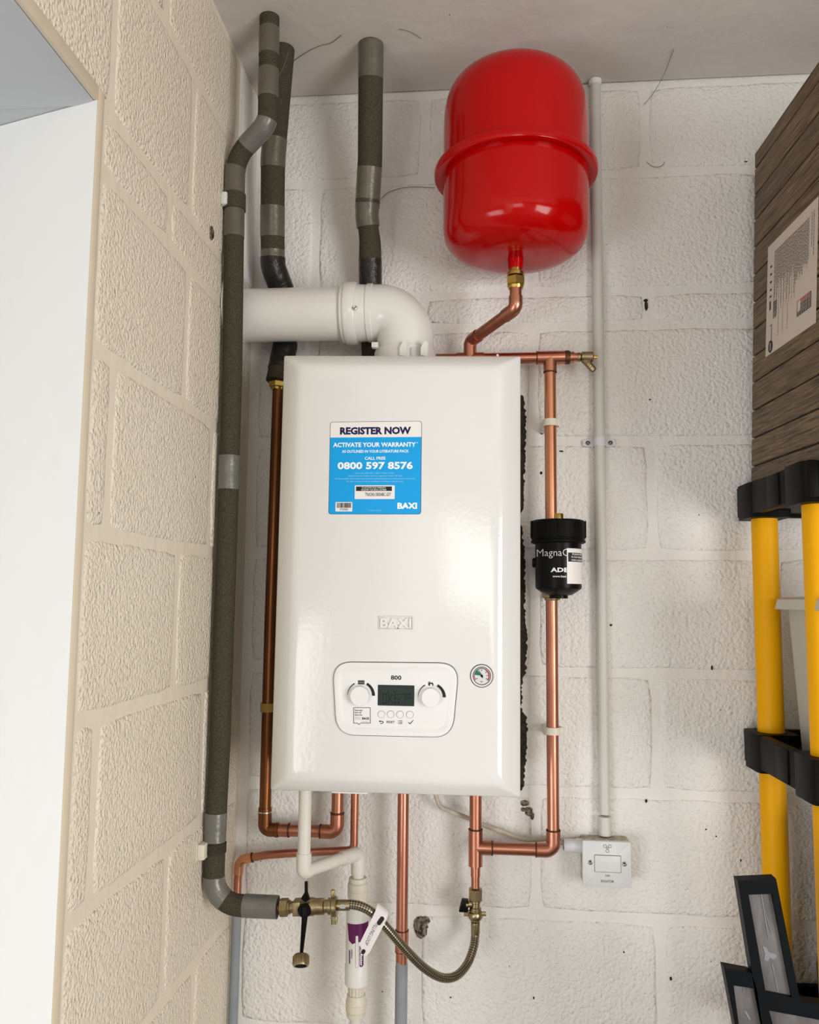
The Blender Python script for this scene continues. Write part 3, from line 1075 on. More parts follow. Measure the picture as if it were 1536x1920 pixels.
def sector(cx_, cz_, r0, r1, a0, a1, n_=16):
    for i in range(n_):
        aa, ab = math.radians(a0 + (a1 - a0) * i / n_), math.radians(a0 + (a1 - a0) * (i + 1) / n_)
        mb.quad([(cx_ + r0 * math.cos(aa), YG, cz_ + r0 * math.sin(aa)), (cx_ + r1 * math.cos(aa), YG, cz_ + r1 * math.sin(aa)),
                 (cx_ + r1 * math.cos(ab), YG, cz_ + r1 * math.sin(ab)), (cx_ + r0 * math.cos(ab), YG, cz_ + r0 * math.sin(ab))])


mb = MB()
sector(c.x, c.z, 12 * s, 62 * s, 128, 172)
sector(c.x, c.z, 55 * s, 62 * s, 60, 128)
mb.build('green_zone', M['green'], ga, False)
mb = MB()
sector(c.x, c.z, 52 * s, 62 * s, -38, 60)
sector(c.x, c.z, 55 * s, 62 * s, 172, 215)
mb.build('red_zone', M['crimson'], ga, False)
YG -= 0.0004
mb = MB()
sector(c.x, c.z, 0.5 * s, 10 * s, 0, 360)
a = math.radians(118)
d_, n_ = Vector((math.cos(a), math.sin(a))), Vector((-math.sin(a), math.cos(a)))
o_ = Vector((c.x, c.z))
p = [o_ - d_ * 18 * s + n_ * 4 * s, o_ - d_ * 18 * s - n_ * 4 * s, o_ + d_ * 52 * s - n_ * 1.5 * s, o_ + d_ * 52 * s + n_ * 1.5 * s]
mb.quad([(q.x, YG, q.y) for q in p])
lettering(mb, 'bar', (c.x - 9 * s, c.x + 9 * s, c.z - 50 * s, c.z - 38 * s), YG)
for aa in (-30, 5, 40, 90, 210):
    a = math.radians(aa)
    q = Vector((c.x + 44 * s * math.cos(a), c.z + 44 * s * math.sin(a)))
    mb.quad([(q.x - 3 * s, YG, q.y - 4 * s), (q.x + 3 * s, YG, q.y - 4 * s), (q.x + 3 * s, YG, q.y + 4 * s), (q.x - 3 * s, YG, q.y + 4 * s)])
mb.build('needle', M['ink'], ga, False)

# ------------------------------------------------------------------ flue
YFL, ZFL = -0.115, 1.9345
flue = thing('flue', (-0.154, YFL, bz1), 'white plastic flue elbow rising from the boiler and running to the cream wall', 'flue pipe')
MB().lathe([(0.050, 0.0), (0.050, 0.212)], (XL + 0.001, YFL, ZFL), (1, 0, 0), 48).build('pipe', M['white_gloss'], flue)
MB().lathe([(0.092, 0.0), (0.092, 0.003), (0.086, 0.006), (0.060, 0.009), (0.0515, 0.010), (0.0515, 0.016), (0.0502, 0.017)], (XL + 0.0005, YFL, ZFL), (1, 0, 0), 48).build('wall_flange', M['white_plastic'], flue)
XV = -0.154
xe = at(645, 590, YFL).x
path = fillet([(xe + 0.012, YFL, ZFL), (XV, YFL, ZFL), (XV, YFL, bz1 + 0.012)], 0.056, 16)
MB().tube(path, 0.0525, 48).build('elbow', M['white_gloss'], flue)
MB().lathe([(0.0505, -0.004), (0.0545, -0.002), (0.0555, 0.0), (0.0555, 0.003), (0.0575, 0.005), (0.0585, 0.008), (0.0585, 0.024), (0.0575, 0.026), (0.0535, 0.027), (0.0525, 0.046), (0.0545, 0.047),
            (0.0545, 0.056), (0.0525, 0.058)], (xe, YFL, ZFL), (1, 0, 0), 48).build('collar', M['white_gloss'], flue)
c = at(665, 577, YFL - 0.058)
sc_ = MB().lathe([(0.0042, -0.002), (0.0042, 0.0012), (0.0032, 0.002), (0.0012, 0.0012), (0, 0.0008)], c, (0, -1, 0.12), 16).build('screw', M['steel'], flue)
za = at(762, 643, YFL - 0.055).z
ad = MB().lathe([(0.060, bz1 - 0.002), (0.0595, za - 0.026), (0.0585, za - 0.022), (0.0570, za - 0.004), (0.0555, za), (0.0530, za + 0.001)], (XV, YFL, 0), (0, 0, 1), 48).build('adaptor', M['white_plastic'], flue)
for px, rot in ((757, -4), (795, 10)):
    p = at(px, 652, YFL - 0.06)
    mb = MB()
    mb.add([(-0.0065, 0.004, -0.016), (0.0065, 0.004, -0.016), (0.0065, 0.004, 0.010), (-0.0015, 0.004, 0.012),
            (-0.0065, -0.007, -0.014), (0.0065, -0.004, -0.016), (0.0065, -0.004, 0.010), (0.0000, -0.006, 0.012), (-0.0065, -0.007, 0.0), (-0.0065, 0.004, 0.0)],
           [(4, 5, 6, 7, 8), (0, 9, 3, 2, 1), (0, 1, 5, 4), (1, 2, 6, 5), (2, 3, 7, 6), (3, 9, 8, 7), (9, 0, 4, 8)])
    mb.build('clip', M['white_gloss'], flue, False, xf=Matrix.Translation((p.x, YFL - 0.0565, p.z)) @ Matrix.Rotation(math.radians(rot), 4, 'Z'))
p = at(774, 659, YFL - 0.058)
MB().prism(roundpoly(rectpoly(p.x - 0.0036, p.x + 0.0036, p.z - 0.012, p.z + 0.008), 0.0035, 4), YFL - 0.0592, YFL - 0.05, 0.0006).build('window_slot', M['dial'], flue)
p = at(704, 649, YFL - 0.04)
MB().box(p.x - 0.006, p.x + 0.006, YFL - 0.050, YFL - 0.036, p.z - 0.005, p.z + 0.005, 0.001).build('lug', M['white_gloss'], flue)

# ------------------------------------------------------------------ red expansion vessel
vX, vY, vZ = 0.0496, -0.1560, 2.1752
R, ut, ht, ub, hb, ex = 0.1317, 0.0833, 0.1142, 0.0888, 0.0728, 3.15
vessel = thing('expansion_vessel', (vX, vY, vZ - ub - hb), 'large red round-ended expansion vessel hanging on the white wall', 'expansion vessel')
tt = [i / 20 * PI / 2 for i in range(21)]
up = [(R - 0.002, 0.004), (R, 0.006)] + [(R * max(math.cos(a), 0) ** (2 / ex), ut + ht * math.sin(a) ** (2 / ex)) for a in tt]
dn = [(R * max(math.cos(a), 0) ** (2 / ex), -ub - hb * math.sin(a) ** (2 / ex)) for a in reversed(tt)] + [(R, -0.006), (R - 0.002, -0.004)]
MB().lathe(up, (vX, vY, vZ), (0, 0, 1), 96).build('upper_shell', M['red'], vessel)
MB().lathe(dn, (vX, vY, vZ), (0, 0, 1), 96).build('lower_shell', M['red'], vessel)
band = [(R - 0.003, -0.008), (R + 0.010, -0.0095), (R + 0.0155, -0.007), (R + 0.017, -0.003), (R + 0.017, 0.003), (R + 0.0155, 0.007), (R + 0.008, 0.0095), (R - 0.003, 0.008)]
MB().lathe(band, (vX, vY, vZ), (0, 0, 1), 96, caps=False).build('clamp_band', M['red'], vessel)
zb = vZ - ub - hb
MB().lathe([(0.014, 0.012), (0.0145, 0.0), (0.0135, -0.012), (0.0135, -0.017)], (vX, vY, zb), (0, 0, 1), 32).build('neck', M['red'], vessel)
MB().box(vX - 0.03, vX + 0.03, -0.028, 0.0, vZ - 0.10, vZ + 0.10, 0.003).build('wall_bracket', M['red'], vessel)

# ------------------------------------------------------------------ copper pipework on the right
YR1 = -0.05
xr = 0.118
zh1 = 1.862                                     # upper horizontal run
zl = 0.952                                      # lower horizontal run
xb = -0.022
r22 = 0.011
rp = thing('copper_pipe', (xr, YR1, zl), 'copper pipe from the red vessel past the black filter to the tee under the boiler', 'copper pipe')
zv = zb - 0.018
# drop from the vessel
v0 = Vector((vX, vY, zv - 0.034))
v1 = Vector((vX, vY, at(968, 578, vY).z))
tee_x = -0.0345
v2 = Vector((tee_x, YR1, at(880, 640, YR1).z))
v3 = Vector((tee_x, YR1, zh1))
MB().lathe([(0.012, 0.0), (0.012, -0.005), (0.0155, -0.007), (0.0155, -0.013), (0.0125, -0.014)], (vX, vY, zv + 0.001), (0, 0, 1), 28).build('union', M['brass'], rp, label='brass union')
MB().hexnut((vX, vY, zv), (0, 0, -1), 0.0175, 0.014, 0.030).lathe([(0.0135, 0.029), (0.0145, 0.031), (0.013, 0.036)], (vX, vY, zv), (0, 0, -1), 24).build('hex_nut', M['brass'], rp, False)
path = fillet([v0 + Vector((0, 0, 0.004)), v1, v2, v3], 0.022, 8)
MB().tube(path, r22, 24).build('tube', M['copper'], rp)
d12 = (v2 - v1).normalized()
MB().tube(fillet([v1 + Vector((0, 0, 0.022)), v1, v1 + d12 * 0.03], 0.020, 10), 0.0126, 24).build('elbow', M['copper'], rp)
MB().tube(fillet([v2 - d12 * 0.026, v2, v2 + Vector((0, 0, -0.02))], 0.018, 10), 0.0126, 24).build('elbow', M['copper'], rp)
# upper run with two tees and the drain cock
MB().tube([(-0.14, YR1, zh1), (0.163, YR1, zh1)], r22 - 0.0003, 24).build('tube', M['copper'], rp)
mb = MB().tube([(tee_x - 0.026, YR1, zh1), (tee_x + 0.026, YR1, zh1)], 0.0126, 24)
mb.tube([(tee_x, YR1, zh1), (tee_x, YR1, zh1 + 0.03)], 0.0126, 24)
mb.build('tee', M['copper'], rp)
xt = at(1007, 667, YR1).x
mb = MB().tube([(xt, YR1, zh1), (xr + 0.034, YR1, zh1)], 0.0128, 24)
mb.tube([(xr, YR1, zh1), (xr, YR1, zh1 - 0.028)], 0.0126, 24)
mb.build('tee', M['copper'], rp)
for q, ax in (((xt, YR1, zh1), (1, 0, 0)), ((xr, YR1, zh1 - 0.0285), (0, 0, 1))):
    MB().lathe([(0.0124, -0.0012), (0.0131, -0.0006), (0.0131, 0.0006), (0.0124, 0.0012)], q, ax, 24, caps=False).build('solder_ring', M['solder'], rp)
xd = at(1063, 667, YR1).x
MB().lathe([(0.0126, -0.005), (0.0132, -0.002), (0.0132, 0.003), (0.012, 0.006)], (xd, YR1, zh1), (1, 0, 0), 24, caps=False).build('solder_ring', M['solder'], rp)
MB().tube([(xd, YR1, zh1), (xd + 0.022, YR1, zh1)], 0.0085, 20).build('stub', M['copper'], rp)
dx = xd + 0.020
mb = MB().lathe([(0.0085, 0.0), (0.0092, 0.001), (0.0092, 0.005), (0.0072, 0.006), (0.0105, 0.008), (0.0105, 0.028), (0.0092, 0.0295)], (dx, YR1, zh1), (1, 0, 0), 24)
cock = mb.build('drain_cock', M['brass_d'], rp, label='small brass drain cock')
dd = Vector((0.62, -0.1, -0.78)).normalized()
MB().lathe([(0.0075, 0.0), (0.0068, 0.012), (0.0072, 0.013), (0.0062, 0.017), (0.0072, 0.018), (0.0062, 0.022), (0.0072, 0.023), (0.006, 0.030), (0.0045, 0.030), (0.0045, 0.02)],
           (dx + 0.012, YR1, zh1 - 0.004), dd, 20).build('hose_spout', M['brass_d'], cock)
MB().box(dx + 0.0295, dx + 0.038, YR1 - 0.003, YR1 + 0.003, zh1 - 0.003, zh1 + 0.003, 0.0008).build('square_key', M['brass'], cock)
# long drop, elbow, lower run, tee under the boiler
e0 = Vector((xr, YR1, zl))
MB().tube([(xr, YR1, zh1 - 0.02), (xr, YR1, 1.50)], r22, 24).build('tube', M['copper_b'], rp)
MB().tube(fillet([(xr, YR1, 1.43), e0, (xb + 0.01, YR1, zl)], 0.018, 10), r22, 24).build('tube', M['copper'], rp)
MB().tube(fillet([(xr, YR1, zl + 0.034), e0, (xr - 0.030, YR1, zl)], 0.017, 12), 0.0127, 24).build('elbow', M['copper'], rp)
mb = MB().tube([(xb, YR1, zl + 0.031), (xb, YR1, zl - 0.032)], 0.0128, 24)
mb.tube([(xb, YR1, zl), (xb + 0.029, YR1, zl)], 0.0126, 24)
mb.build('tee', M['copper'], rp)
MB().tube([(xb, YR1, bz0 - 0.006), (xb, YR1, zl)], r22, 24).build('tube', M['copper'], rp)
MB().tube([(xb, YR1, zl - 0.02), (xb, YR1, 0.882)], 0.0078, 20).build('tube', M['copper'], rp)
MB().tube([(xb, YR1, zl - 0.030), (xb, YR1, zl - 0.050)], 0.0088, 20).build('reducer', M['copper'], rp)
for q, ax in (((xr, YR1, zl + 0.035), (0, 0, 1)), ((xr - 0.031, YR1, zl), (1, 0, 0)), ((xb, YR1, zl + 0.032), (0, 0, 1)), ((xb + 0.030, YR1, zl), (1, 0, 0))):
    MB().lathe([(0.0124, -0.0014), (0.0132, -0.0006), (0.0132, 0.0006), (0.0124, 0.0016)], q, ax, 24, caps=False).build('solder_ring', M['solder'], rp)


def pipe_clip(px, py, X, Y, rad, material, label, group=None, h=0.013):
    z = at(px, py, Y).z
    o = thing('pipe_clip', (X, -0.0, z), label, 'pipe clip', group)
    out = []
    mb_ = MB()
    a0, a1, n_ = -235, 55, 26
    rows = []
    for i in range(n_ + 1):
        a = math.radians(a0 + (a1 - a0) * i / n_)
        rows.append((math.cos(a), math.sin(a)))
    lo_ = []
    for cx_, sy_ in rows:
        lo_.append([(X + cx_ * (rad + 0.0003), Y + sy_ * (rad + 0.0003), z - h / 2), (X + cx_ * (rad + 0.0034), Y + sy_ * (rad + 0.0034), z - h / 2),
                    (X + cx_ * (rad + 0.0034), Y + sy_ * (rad + 0.0034), z + h / 2), (X + cx_ * (rad + 0.0003), Y + sy_ * (rad + 0.0003), z + h / 2)])
    mb_.rings(lo_, True, True, True)
    mb_.build('ring', material, o)
    MB().box(X - 0.016, X + 0.016, Y + rad + 0.001, -0.0, z - h / 2 - 0.004, z + h / 2 - 0.001, 0.002).build('base', material, o)
    MB().box(X + rad + 0.001, X + rad + 0.006, Y - 0.004, Y + rad + 0.006, z - h / 2, z + h / 2, 0.001).build('latch', material, o)
    return o


pipe_clip(1033, 793, xr, YR1, r22, M['nylon'], 'cream pipe clip on the copper pipe above the black filter')
pipe_clip(1036, 1370, xr, YR1, r22, M['nylon'], 'cream pipe clip on the copper pipe below the black filter')
pipe_clip(498, 1326, -0.4135, YR1, r22, M['old_nylon'], 'yellowed pipe clip on the brown pipe left of the boiler', h=0.016)

# ------------------------------------------------------------------ black magnetic filter
fy = -0.1135
fx = at(1047, 1040, fy).x
Rb, Rc = 0.0409, 0.0484
zt, zm, zbt = 1.5435, 1.5050, 1.4085
filt = thing('system_filter', (fx, fy, zbt), 'black cylindrical system filter with white lettering on the right copper pipe', 'filter')
MB().lathe([(Rb - 0.002, zm - 0.001), (Rb, zm - 0.001), (Rb, 1.4245), (Rb - 0.001, 1.421), (0.024, 1.4103), (0.0165, 1.4093), (0.0165, 1.404), (0.0, 1.404)][::-1], (fx, fy, 0), (0, 0, 1), 64).build('canister', M['black_p'], filt)
MB().lathe([(Rc - 0.004, zm - 0.0035), (Rc, zm - 0.002), (Rc, zm + 0.0015), (Rc - 0.0015, zm + 0.003), (Rc - 0.0015, zm + 0.0045), (Rc, zm + 0.006), (Rc - 0.0003, zt - 0.004), (Rc - 0.003, zt - 0.0008), (Rc - 0.006, zt), (0, zt)],
           (fx, fy, 0), (0, 0, 1), 64).build('lid', M['black_m'], filt)
for i in range(9):
    a = math.radians(-170 + i * 40)
    MB().box(-0.005, 0.005, -0.0012, 0.001, 0.0, 0.030, 0.0008).build('grip_rib', M['black_m'], filt, xf=Matrix.Translation((fx + Rc * math.cos(a), fy + Rc * math.sin(a), zm + 0.007)) @ Matrix.Rotation(a + PI / 2, 4, 'Z'))
p = at(1048, 968, fy)
MB().lathe([(0.0085, 0), (0.0085, 0.012), (0.0075, 0.0135), (0, 0.0135)], (p.x, fy, zt - 0.001), (0, 0, 1), 24).build('vent_screw', M['brass'], filt)
MB().lathe([(0.009, 0.0), (0.009, 0.006), (0.007, 0.008), (0, 0.008)], (fx - Rb + 0.003, fy + 0.006, at(1003, 1055, fy).z), (-1, 0, 0), 20).build('side_knob', M['black_p'], filt)
MB().hexnut((xr - 0.003, YR1, 1.419), (0, 0, -1), 0.0175, 0.0, 0.014).lathe([(0.0125, 0.013), (0.014, 0.014), (0.0125, 0.019)], (xr, YR1, 1.419), (0, 0, -1), 24).build('lower_union', M['brass_d'], filt, False)
MB().lathe([(0.0035, 0.0), (0.0035, 0.010)], (at(1051, 1120, YR1).x, YR1, 1.412), (0, 0, -1), 14).build('bleed_screw', M['brass'], filt)
MB().box(fx - 0.02, fx + 0.02, fy + 0.02, YR1 + 0.014, 1.43, 1.50, 0.004).build('pipe_block', M['black_p'], filt)
MB().box(xr - 0.012, xr + 0.012, YR1 + 0.012, 0.0, 1.44, 1.46, 0.002).build('wall_stay', M['black_p'], filt)
fk = lambda a, b: (980 + a / 8.727, 940 + b / 8.727)


def frect(x0_, y0_, x1_, y1_):
    a, b = fk(x0_, y0_), fk(x1_, y1_)
    return px_rect(a[0], a[1], b[0], b[1], fy - 0.035)


mb = MB()
r = frect(245, 778, 748, 935)
lettering(mb, 'MagnaC', (r[0], r[1], r[2], r[3]), 0, -0.006)
on_cyl(mb, fx, fy, Rb + 0.0003).build('lettering', mat('silver_ink', (0.62, 0.62, 0.62), 0.4), filt, False)
for words, r_, b_ in (('ADEY', (458, 1087, 838, 1160), 0.03), ('www.baxi.co.uk', (490, 1208, 850, 1246), 0.004)):
    on_cyl(lettering(MB(), words, frect(*r_), 0, b_), fx, fy, Rb + 0.0003).build('lettering', M['ink_white'], filt, False)
# glossy side label partly wrapped out of sight
r = frect(722, 770, 990, 1350)


def wrapped(x0_, x1_, z0_, z1_, R_, material, name, n_=10, a_from=None, a_to=None):
    a0 = math.asin((x0_ - fx) / Rb) if a_from is None else a_from
    a1 = math.asin(min((x1_ - fx) / Rb, 0.98)) if a_to is None else a_to
    v_, f_ = [], []
    for i in range(n_ + 1):
        a = a0 + (a1 - a0) * i / n_
        v_ += [(fx + R_ * math.sin(a), fy - R_ * math.cos(a), z0_), (fx + R_ * math.sin(a), fy - R_ * math.cos(a), z1_)]
    for i in range(n_):
        f_.append((2 * i, 2 * i + 2, 2 * i + 3, 2 * i + 1))
    return MB().add(v_, f_).build(name, material, filt, True)


lab = wrapped(r[0], r[1], r[2], r[3], Rb + 0.0006, M['sticker_white'], 'notice_label', a_to=1.75)
q = frect(740, 840, 990, 988)
wrapped(q[0], q[1], q[2], q[3], Rb + 0.0009, M['ink'], 'notice_bar', a_to=1.7)
mb = MB()
# lettering on the label runs on round the side, so lay it out along the arc


def arc_text(body, x0_, y0_, x1_, y1_, stretch):
    rr_ = frect(x0_, y0_, x1_, y1_)
    a0 = math.asin((rr_[0] - fx) / Rb)
    v_, f_ = text_bm(body, 0.01)
    mb.add([(fx + (Rb + 0.0012) * math.sin(a0 + u_ * stretch), fy - (Rb + 0.0012) * math.cos(a0 + u_ * stretch), rr_[2] + w_ * (rr_[3] - rr_[2])) for u_, w_ in v_], f_)
    mb.build('lettering', M['ink_white'], filt, False)
    mb.v, mb.f = [], []


arc_text('PLEASE REFER', 808, 850, 965, 880, 0.78)
arc_text('TO THE WARRANTY', 790, 898, 965, 928, 0.82)
arc_text('WHEN CONSIDERING', 792, 947, 965, 977, 0.82)

# ------------------------------------------------------------------ brown flow pipe on the left with its lagged riser behind the flue
xl = -0.4135
fp = thing('flow_pipe', (xl, YR1, 0.970), 'tarnished brown copper pipe left of the boiler, lagged in grey foam above the flue', 'copper pipe')
zlo = 0.971
xe2 = -0.2775
MB().tube([(xl + 0.004, YR1, 1.86), (xl, YR1, 1.35), (xl - 0.0005, YR1, 1.0)], r22, 24).build('tube', M['copper_d'], fp)
MB().tube(fillet([(xl - 0.0005, YR1, 1.01), (xl, YR1, zlo), (xl + 0.02, YR1, zlo)], 0.016, 12), 0.0125, 24).build('elbow', M['copper_d'], fp)
MB().lathe([(0.0112, -0.001), (0.0131, -0.001), (0.0131, 0.001), (0.0112, 0.001)], (xl - 0.0005, YR1, 1.003), (0, 0, 1), 24, caps=False).build('joint_ring', M['steel'], fp)
MB().tube(fillet([(xl + 0.015, YR1, zlo), (xe2, YR1, zlo), (xe2, YR1, bz0 - 0.005)], 0.017, 12), r22, 24).build('tube', M['copper'], fp)
MB().tube(fillet([(xe2 - 0.029, YR1, zlo), (xe2, YR1, zlo), (xe2, YR1, zlo + 0.032)], 0.016, 12), 0.0127, 24).build('elbow', M['copper'], fp)
MB().lathe([(0.0127, -0.012), (0.0127, 0.0), (0.0137, 0.001), (0.0137, 0.006), (0.0122, 0.007)], (at(516, 1556, YR1).x, YR1, zlo), (1, 0, 0), 24, caps=False).build('coupling', M['copper_d'], fp)
MB().tube([(at(524, 1556, YR1).x, YR1, zlo), (at(541, 1556, YR1).x, YR1, zlo)], 0.0122, 24).build('coupling', M['copper'], fp)
for px in (521, 542, 601):
    MB().lathe([(0.0112, -0.0016), (0.0131, -0.0012), (0.0131, 0.0012), (0.0112, 0.0018)], (at(px, 1556, YR1).x, YR1, zlo), (1, 0, 0), 24, caps=False).build('solder_ring', M['solder'], fp)
MB().lathe([(0.0112, -0.0016), (0.0131, -0.0008), (0.0131, 0.001), (0.0112, 0.0016)], (xe2, YR1, zlo + 0.034), (0, 0, 1), 24, caps=False).build('solder_ring', M['solder'], fp)
MB().lathe([(0.0118, 0.0), (0.0165, 0.001), (0.0165, 0.010), (0.0135, 0.012), (0.0135, 0.016)], (xl + 0.0015, YR1, 1.822), (0, 0, -1), 6).build('hex_nut', M['brass'], fp, False)
# lagging: from the ceiling down behind the flue
b2 = [Vector((-0.391, -0.157, 2.458)), at(512, 300, -0.115), at(511, 430, -0.085), at(512, 500, -0.07), at(532, 552, -0.036), Vector((xl + 0.012, -0.036, 1.90)), Vector((xl + 0.002, -0.05, 1.822))]
pa = dense(fillet(b2, [0, 0.1, 0.1, 0.035, 0.03, 0.05, 0], 8), 0.008)
S2 = arclen(pa)
MB().tube(pa, 0.0232, 28).build('lagging', M['foam'], fp)
for y0_, y1_, mm, rr_ in ((262, 311, 'tape', 0.0240), (392, 444, 'tape', 0.0240), (466, 500, 'tape', 0.0236), (492, 556, 'tape_k', 0.0245), (640, 692, 'tape_k', 0.0245)):
    Yg = -0.12 if y0_ < 350 else -0.085 if y0_ < 480 else -0.05
    s0, s1 = s_at_z(pa, at(512, y0_, Yg).z), s_at_z(pa, at(512, y1_, Yg).z)
    MB().tube(cut(pa, s0, s1), rr_, 28).build('tape_wrap', M[mm], fp)

# ------------------------------------------------------------------ lagged pipe 3, straight from the ceiling to behind the flue elbow
b3 = [Vector((-0.221, -0.158, 2.458)), at(694, 300, -0.105), at(688, 405, -0.075), at(694, 452, -0.062), at(695, 545, -0.034), Vector((-0.223, -0.033, 1.82))]
p3 = thing('lagged_pipe', b3[-1], 'grey foam lagged pipe from the ceiling to behind the flue elbow', 'insulated pipe')
pa = dense(fillet(b3, [0, 0.1, 0.04, 0.05, 0.1, 0], 8), 0.008)
rad = []
for p in pa:
    z = p.z
    rad.append(0.0236 if z > 2.17 else 0.0222 - 0.002 * math.exp(-((z - 2.12) / 0.03) ** 2))
MB().tube(pa, rad, 28).build('lagging', M['foam'], p3)
for y0_, y1_, mm, Yg in ((84, 143, 'tape', -0.15), (320, 378, 'tape', -0.09), (376, 421, 'tape', -0.08), (484, 562, 'tape_k', -0.055)):
    s0, s1 = s_at_z(pa, at(694, y0_, Yg).z), s_at_z(pa, at(694, y1_, Yg).z)
    seg = cut(pa, s0, s1)
    MB().tube(seg, [(0.0241 if p.z > 2.16 else 0.0229 if p.z > 2.08 else 0.0228) for p in seg], 28).build('tape_wrap', M[mm], p3)

# ------------------------------------------------------------------ lagged pipe 1 down the left wall
b1 = [Vector((-0.394, -0.246, 2.458)), at(502, 231, -0.238), at(441, 296, -0.207), at(437, 700, -0.2), at(426, 1000, -0.2), at(412, 1400, -0.2), at(403, 1560, -0.2), at(398, 1682, -0.2), at(440, 1706, -0.198), at(521, 1701, -0.195)]
for q in b1[3:7]: q.x = min(max(q.x, -0.461), -0.4565)
b1[6].x = -0.4605
zbt1 = at(521, 1701, -0.198).z
b1[7] = Vector((-0.4605, -0.2, zbt1 + 0.001))
b1[8] = Vector((at(521, 1700, -0.198).x, -0.198, zbt1))
b1 = b1[:9]
p1 = thing('lagged_pipe', b1[7], 'long grey foam lagged pipe down the cream wall, turning right to the tap', 'insulated pipe')
pa = dense(fillet(b1, [0, 0.03, 0.06, 0.2, 0.2, 0.2, 0.2, 0.045, 0], 8), 0.008)
L1 = arclen(pa)[-1]
MB().tube(pa, 0.0178, 26).build('lagging', M['foam'], p1)


def z1(py): return at(430, py, -0.2).z


for y0_, y1_, mm in ((55, 104, 'tape'), (130, 182, 'tape'), (318, 367, 'tape'), (396, 448, 'tape'), (855, 918, 'tape_c'), (1524, 1578, 'tape_c')):
    xref = 503 if y0_ < 200 else 437
    Yg = -0.244 if y0_ < 200 else -0.2
    s0, s1 = s_at_z(pa, at(xref, y0_, Yg).z), s_at_z(pa, at(xref, y1_, Yg).z)
    MB().tube(cut(pa, s0, s1), 0.0185, 26).build('tape_wrap', M[mm], p1)
s0, s1 = s_at_z(pa, at(475, 236, -0.22).z), s_at_z(pa, at(450, 276, -0.215).z)
MB().tube(cut(pa, s0, s1), 0.0185, 26).build('tape_wrap', M['tape_c'], p1)
s0 = s_at_z(pa, at(398, 1642, -0.2).z)
MB().tube(cut(pa, s0, s0 + 0.045), 0.0186, 26).build('tape_wrap', M['tape_c'], p1)
MB().tube(cut(pa, L1 - 0.058, L1 + 1), 0.0187, 26).build('tape_wrap', M['tape_c'], p1)

for py, ylen, lab_, mt in ((383, 0.030, 'foam covered clip holding the lagged pipe to the wall near the top', 'foam'), (1590, 0.024, 'pale plastic clip holding the lagged pipe to the wall near the floor end', 'nylon')):
    z = at(437, py, -0.2).z
    o = thing('pipe_clip', (XL, -0.2, z), lab_, 'pipe clip')
    s0, s1 = s_at_z(pa, z + ylen / 2), s_at_z(pa, z - ylen / 2)
    if mt == 'foam':
        MB().tube(cut(pa, s0, s1), 0.0205, 26).build('ring', M['foam'], o)
        MB().box(XL - 0.0, XL + 0.012, -0.228, -0.20, z - 0.012, z + 0.012, 0.003).build('base', M['grey_white'], o)
    else:
        MB().box(XL, XL + 0.012, -0.232, -0.196, z - 0.013, z + 0.012, 0.002).build('base', M['nylon'], o)
        MB().tube(cut(pa, s0 + 0.004, s1 - 0.004), 0.0195, 26).build('ring', M['foam_b'], o)

# ------------------------------------------------------------------ small-bore copper pipe to the bottom left
zs = 0.931
YS1 = -0.035
sp = thing('copper_pipe', (-0.247, YS1, zs), 'thin copper pipe running left under the boiler and down beside the cream wall', 'copper pipe')
r15 = 0.0075
pts = [Vector((-0.2475, YS1, bz0 - 0.004)), Vector((-0.2475, YS1, zs + 0.004)), Vector((-0.30, YS1, zs)), at(540, 1600, YS1 + 0.0), at(500, 1603, YS1), at(447, 1612, YS1), at(438, 1650, YS1), at(436, 1715, YS1)]
pts[-2].x = pts[-1].x = -0.4665
pts[-3] = Vector((-0.4640, YS1, pts[-3].z))
pa = fillet(pts, [0, 0.012, 0.02, 0.05, 0.05, 0.016, 0.05, 0], 8)
MB().tube(pa, r15, 20).build('tube', M['copper'], sp)
MB().tube(fillet([pts[-4].lerp(pts[-3], 0.55), pts[-3], pts[-2].lerp(pts[-3], 0.3)], 0.018, 10), 0.0089, 20).build('elbow', M['copper_b'], sp)
p_ = pts[-4].lerp(pts[-3], 0.52)
MB().lathe([(0.0076, -0.0012), (0.0093, -0.0008), (0.0093, 0.0008), (0.0076, 0.0012)], p_, (pts[-3] - pts[-4]).normalized(), 20, caps=False).build('solder_ring', M['solder'], sp)
MB().tube([pts[-1] + Vector((0, 0, 0.012)), Vector((-0.4690, YS1, 0.30)), Vector((-0.4690, YS1, 0.0))], 0.0088, 20).build('grey_sleeve', M['sleeve'], sp, label='grey plastic sleeve')

# ------------------------------------------------------------------ gas pipe under the boiler
xg, yg = -0.1545, -0.055
gp = thing('gas_pipe', (xg, yg, 0.0), 'straight copper pipe dropping from the boiler centre with a grey lower half', 'copper pipe')
zc = at(752, 1815, yg).z
MB().tube([(xg, yg, bz0 - 0.004), (xg, yg, zc)], 0.0105, 24).build('tube', M['copper'], gp)
z0_, z1_ = at(753, 1745, yg).z, at(753, 1783, yg).z
MB().lathe([(0.0105, z0_ + 0.001), (0.0122, z0_), (0.0122, z1_), (0.0105, z1_ - 0.001)], (xg, yg, 0), (0, 0, 1), 24, caps=False).build('coupling', M['copper'], gp)
for z in (z0_ + 0.0008, z1_ - 0.0008):
    MB().lathe([(0.0105, -0.0008), (0.0124, -0.0006), (0.0124, 0.0006), (0.0105, 0.0008)], (xg, yg, z), (0, 0, 1), 24, caps=False).build('solder_ring', M['solder'], gp)
lo = []
n_ = 24
rows = [[], [], []]
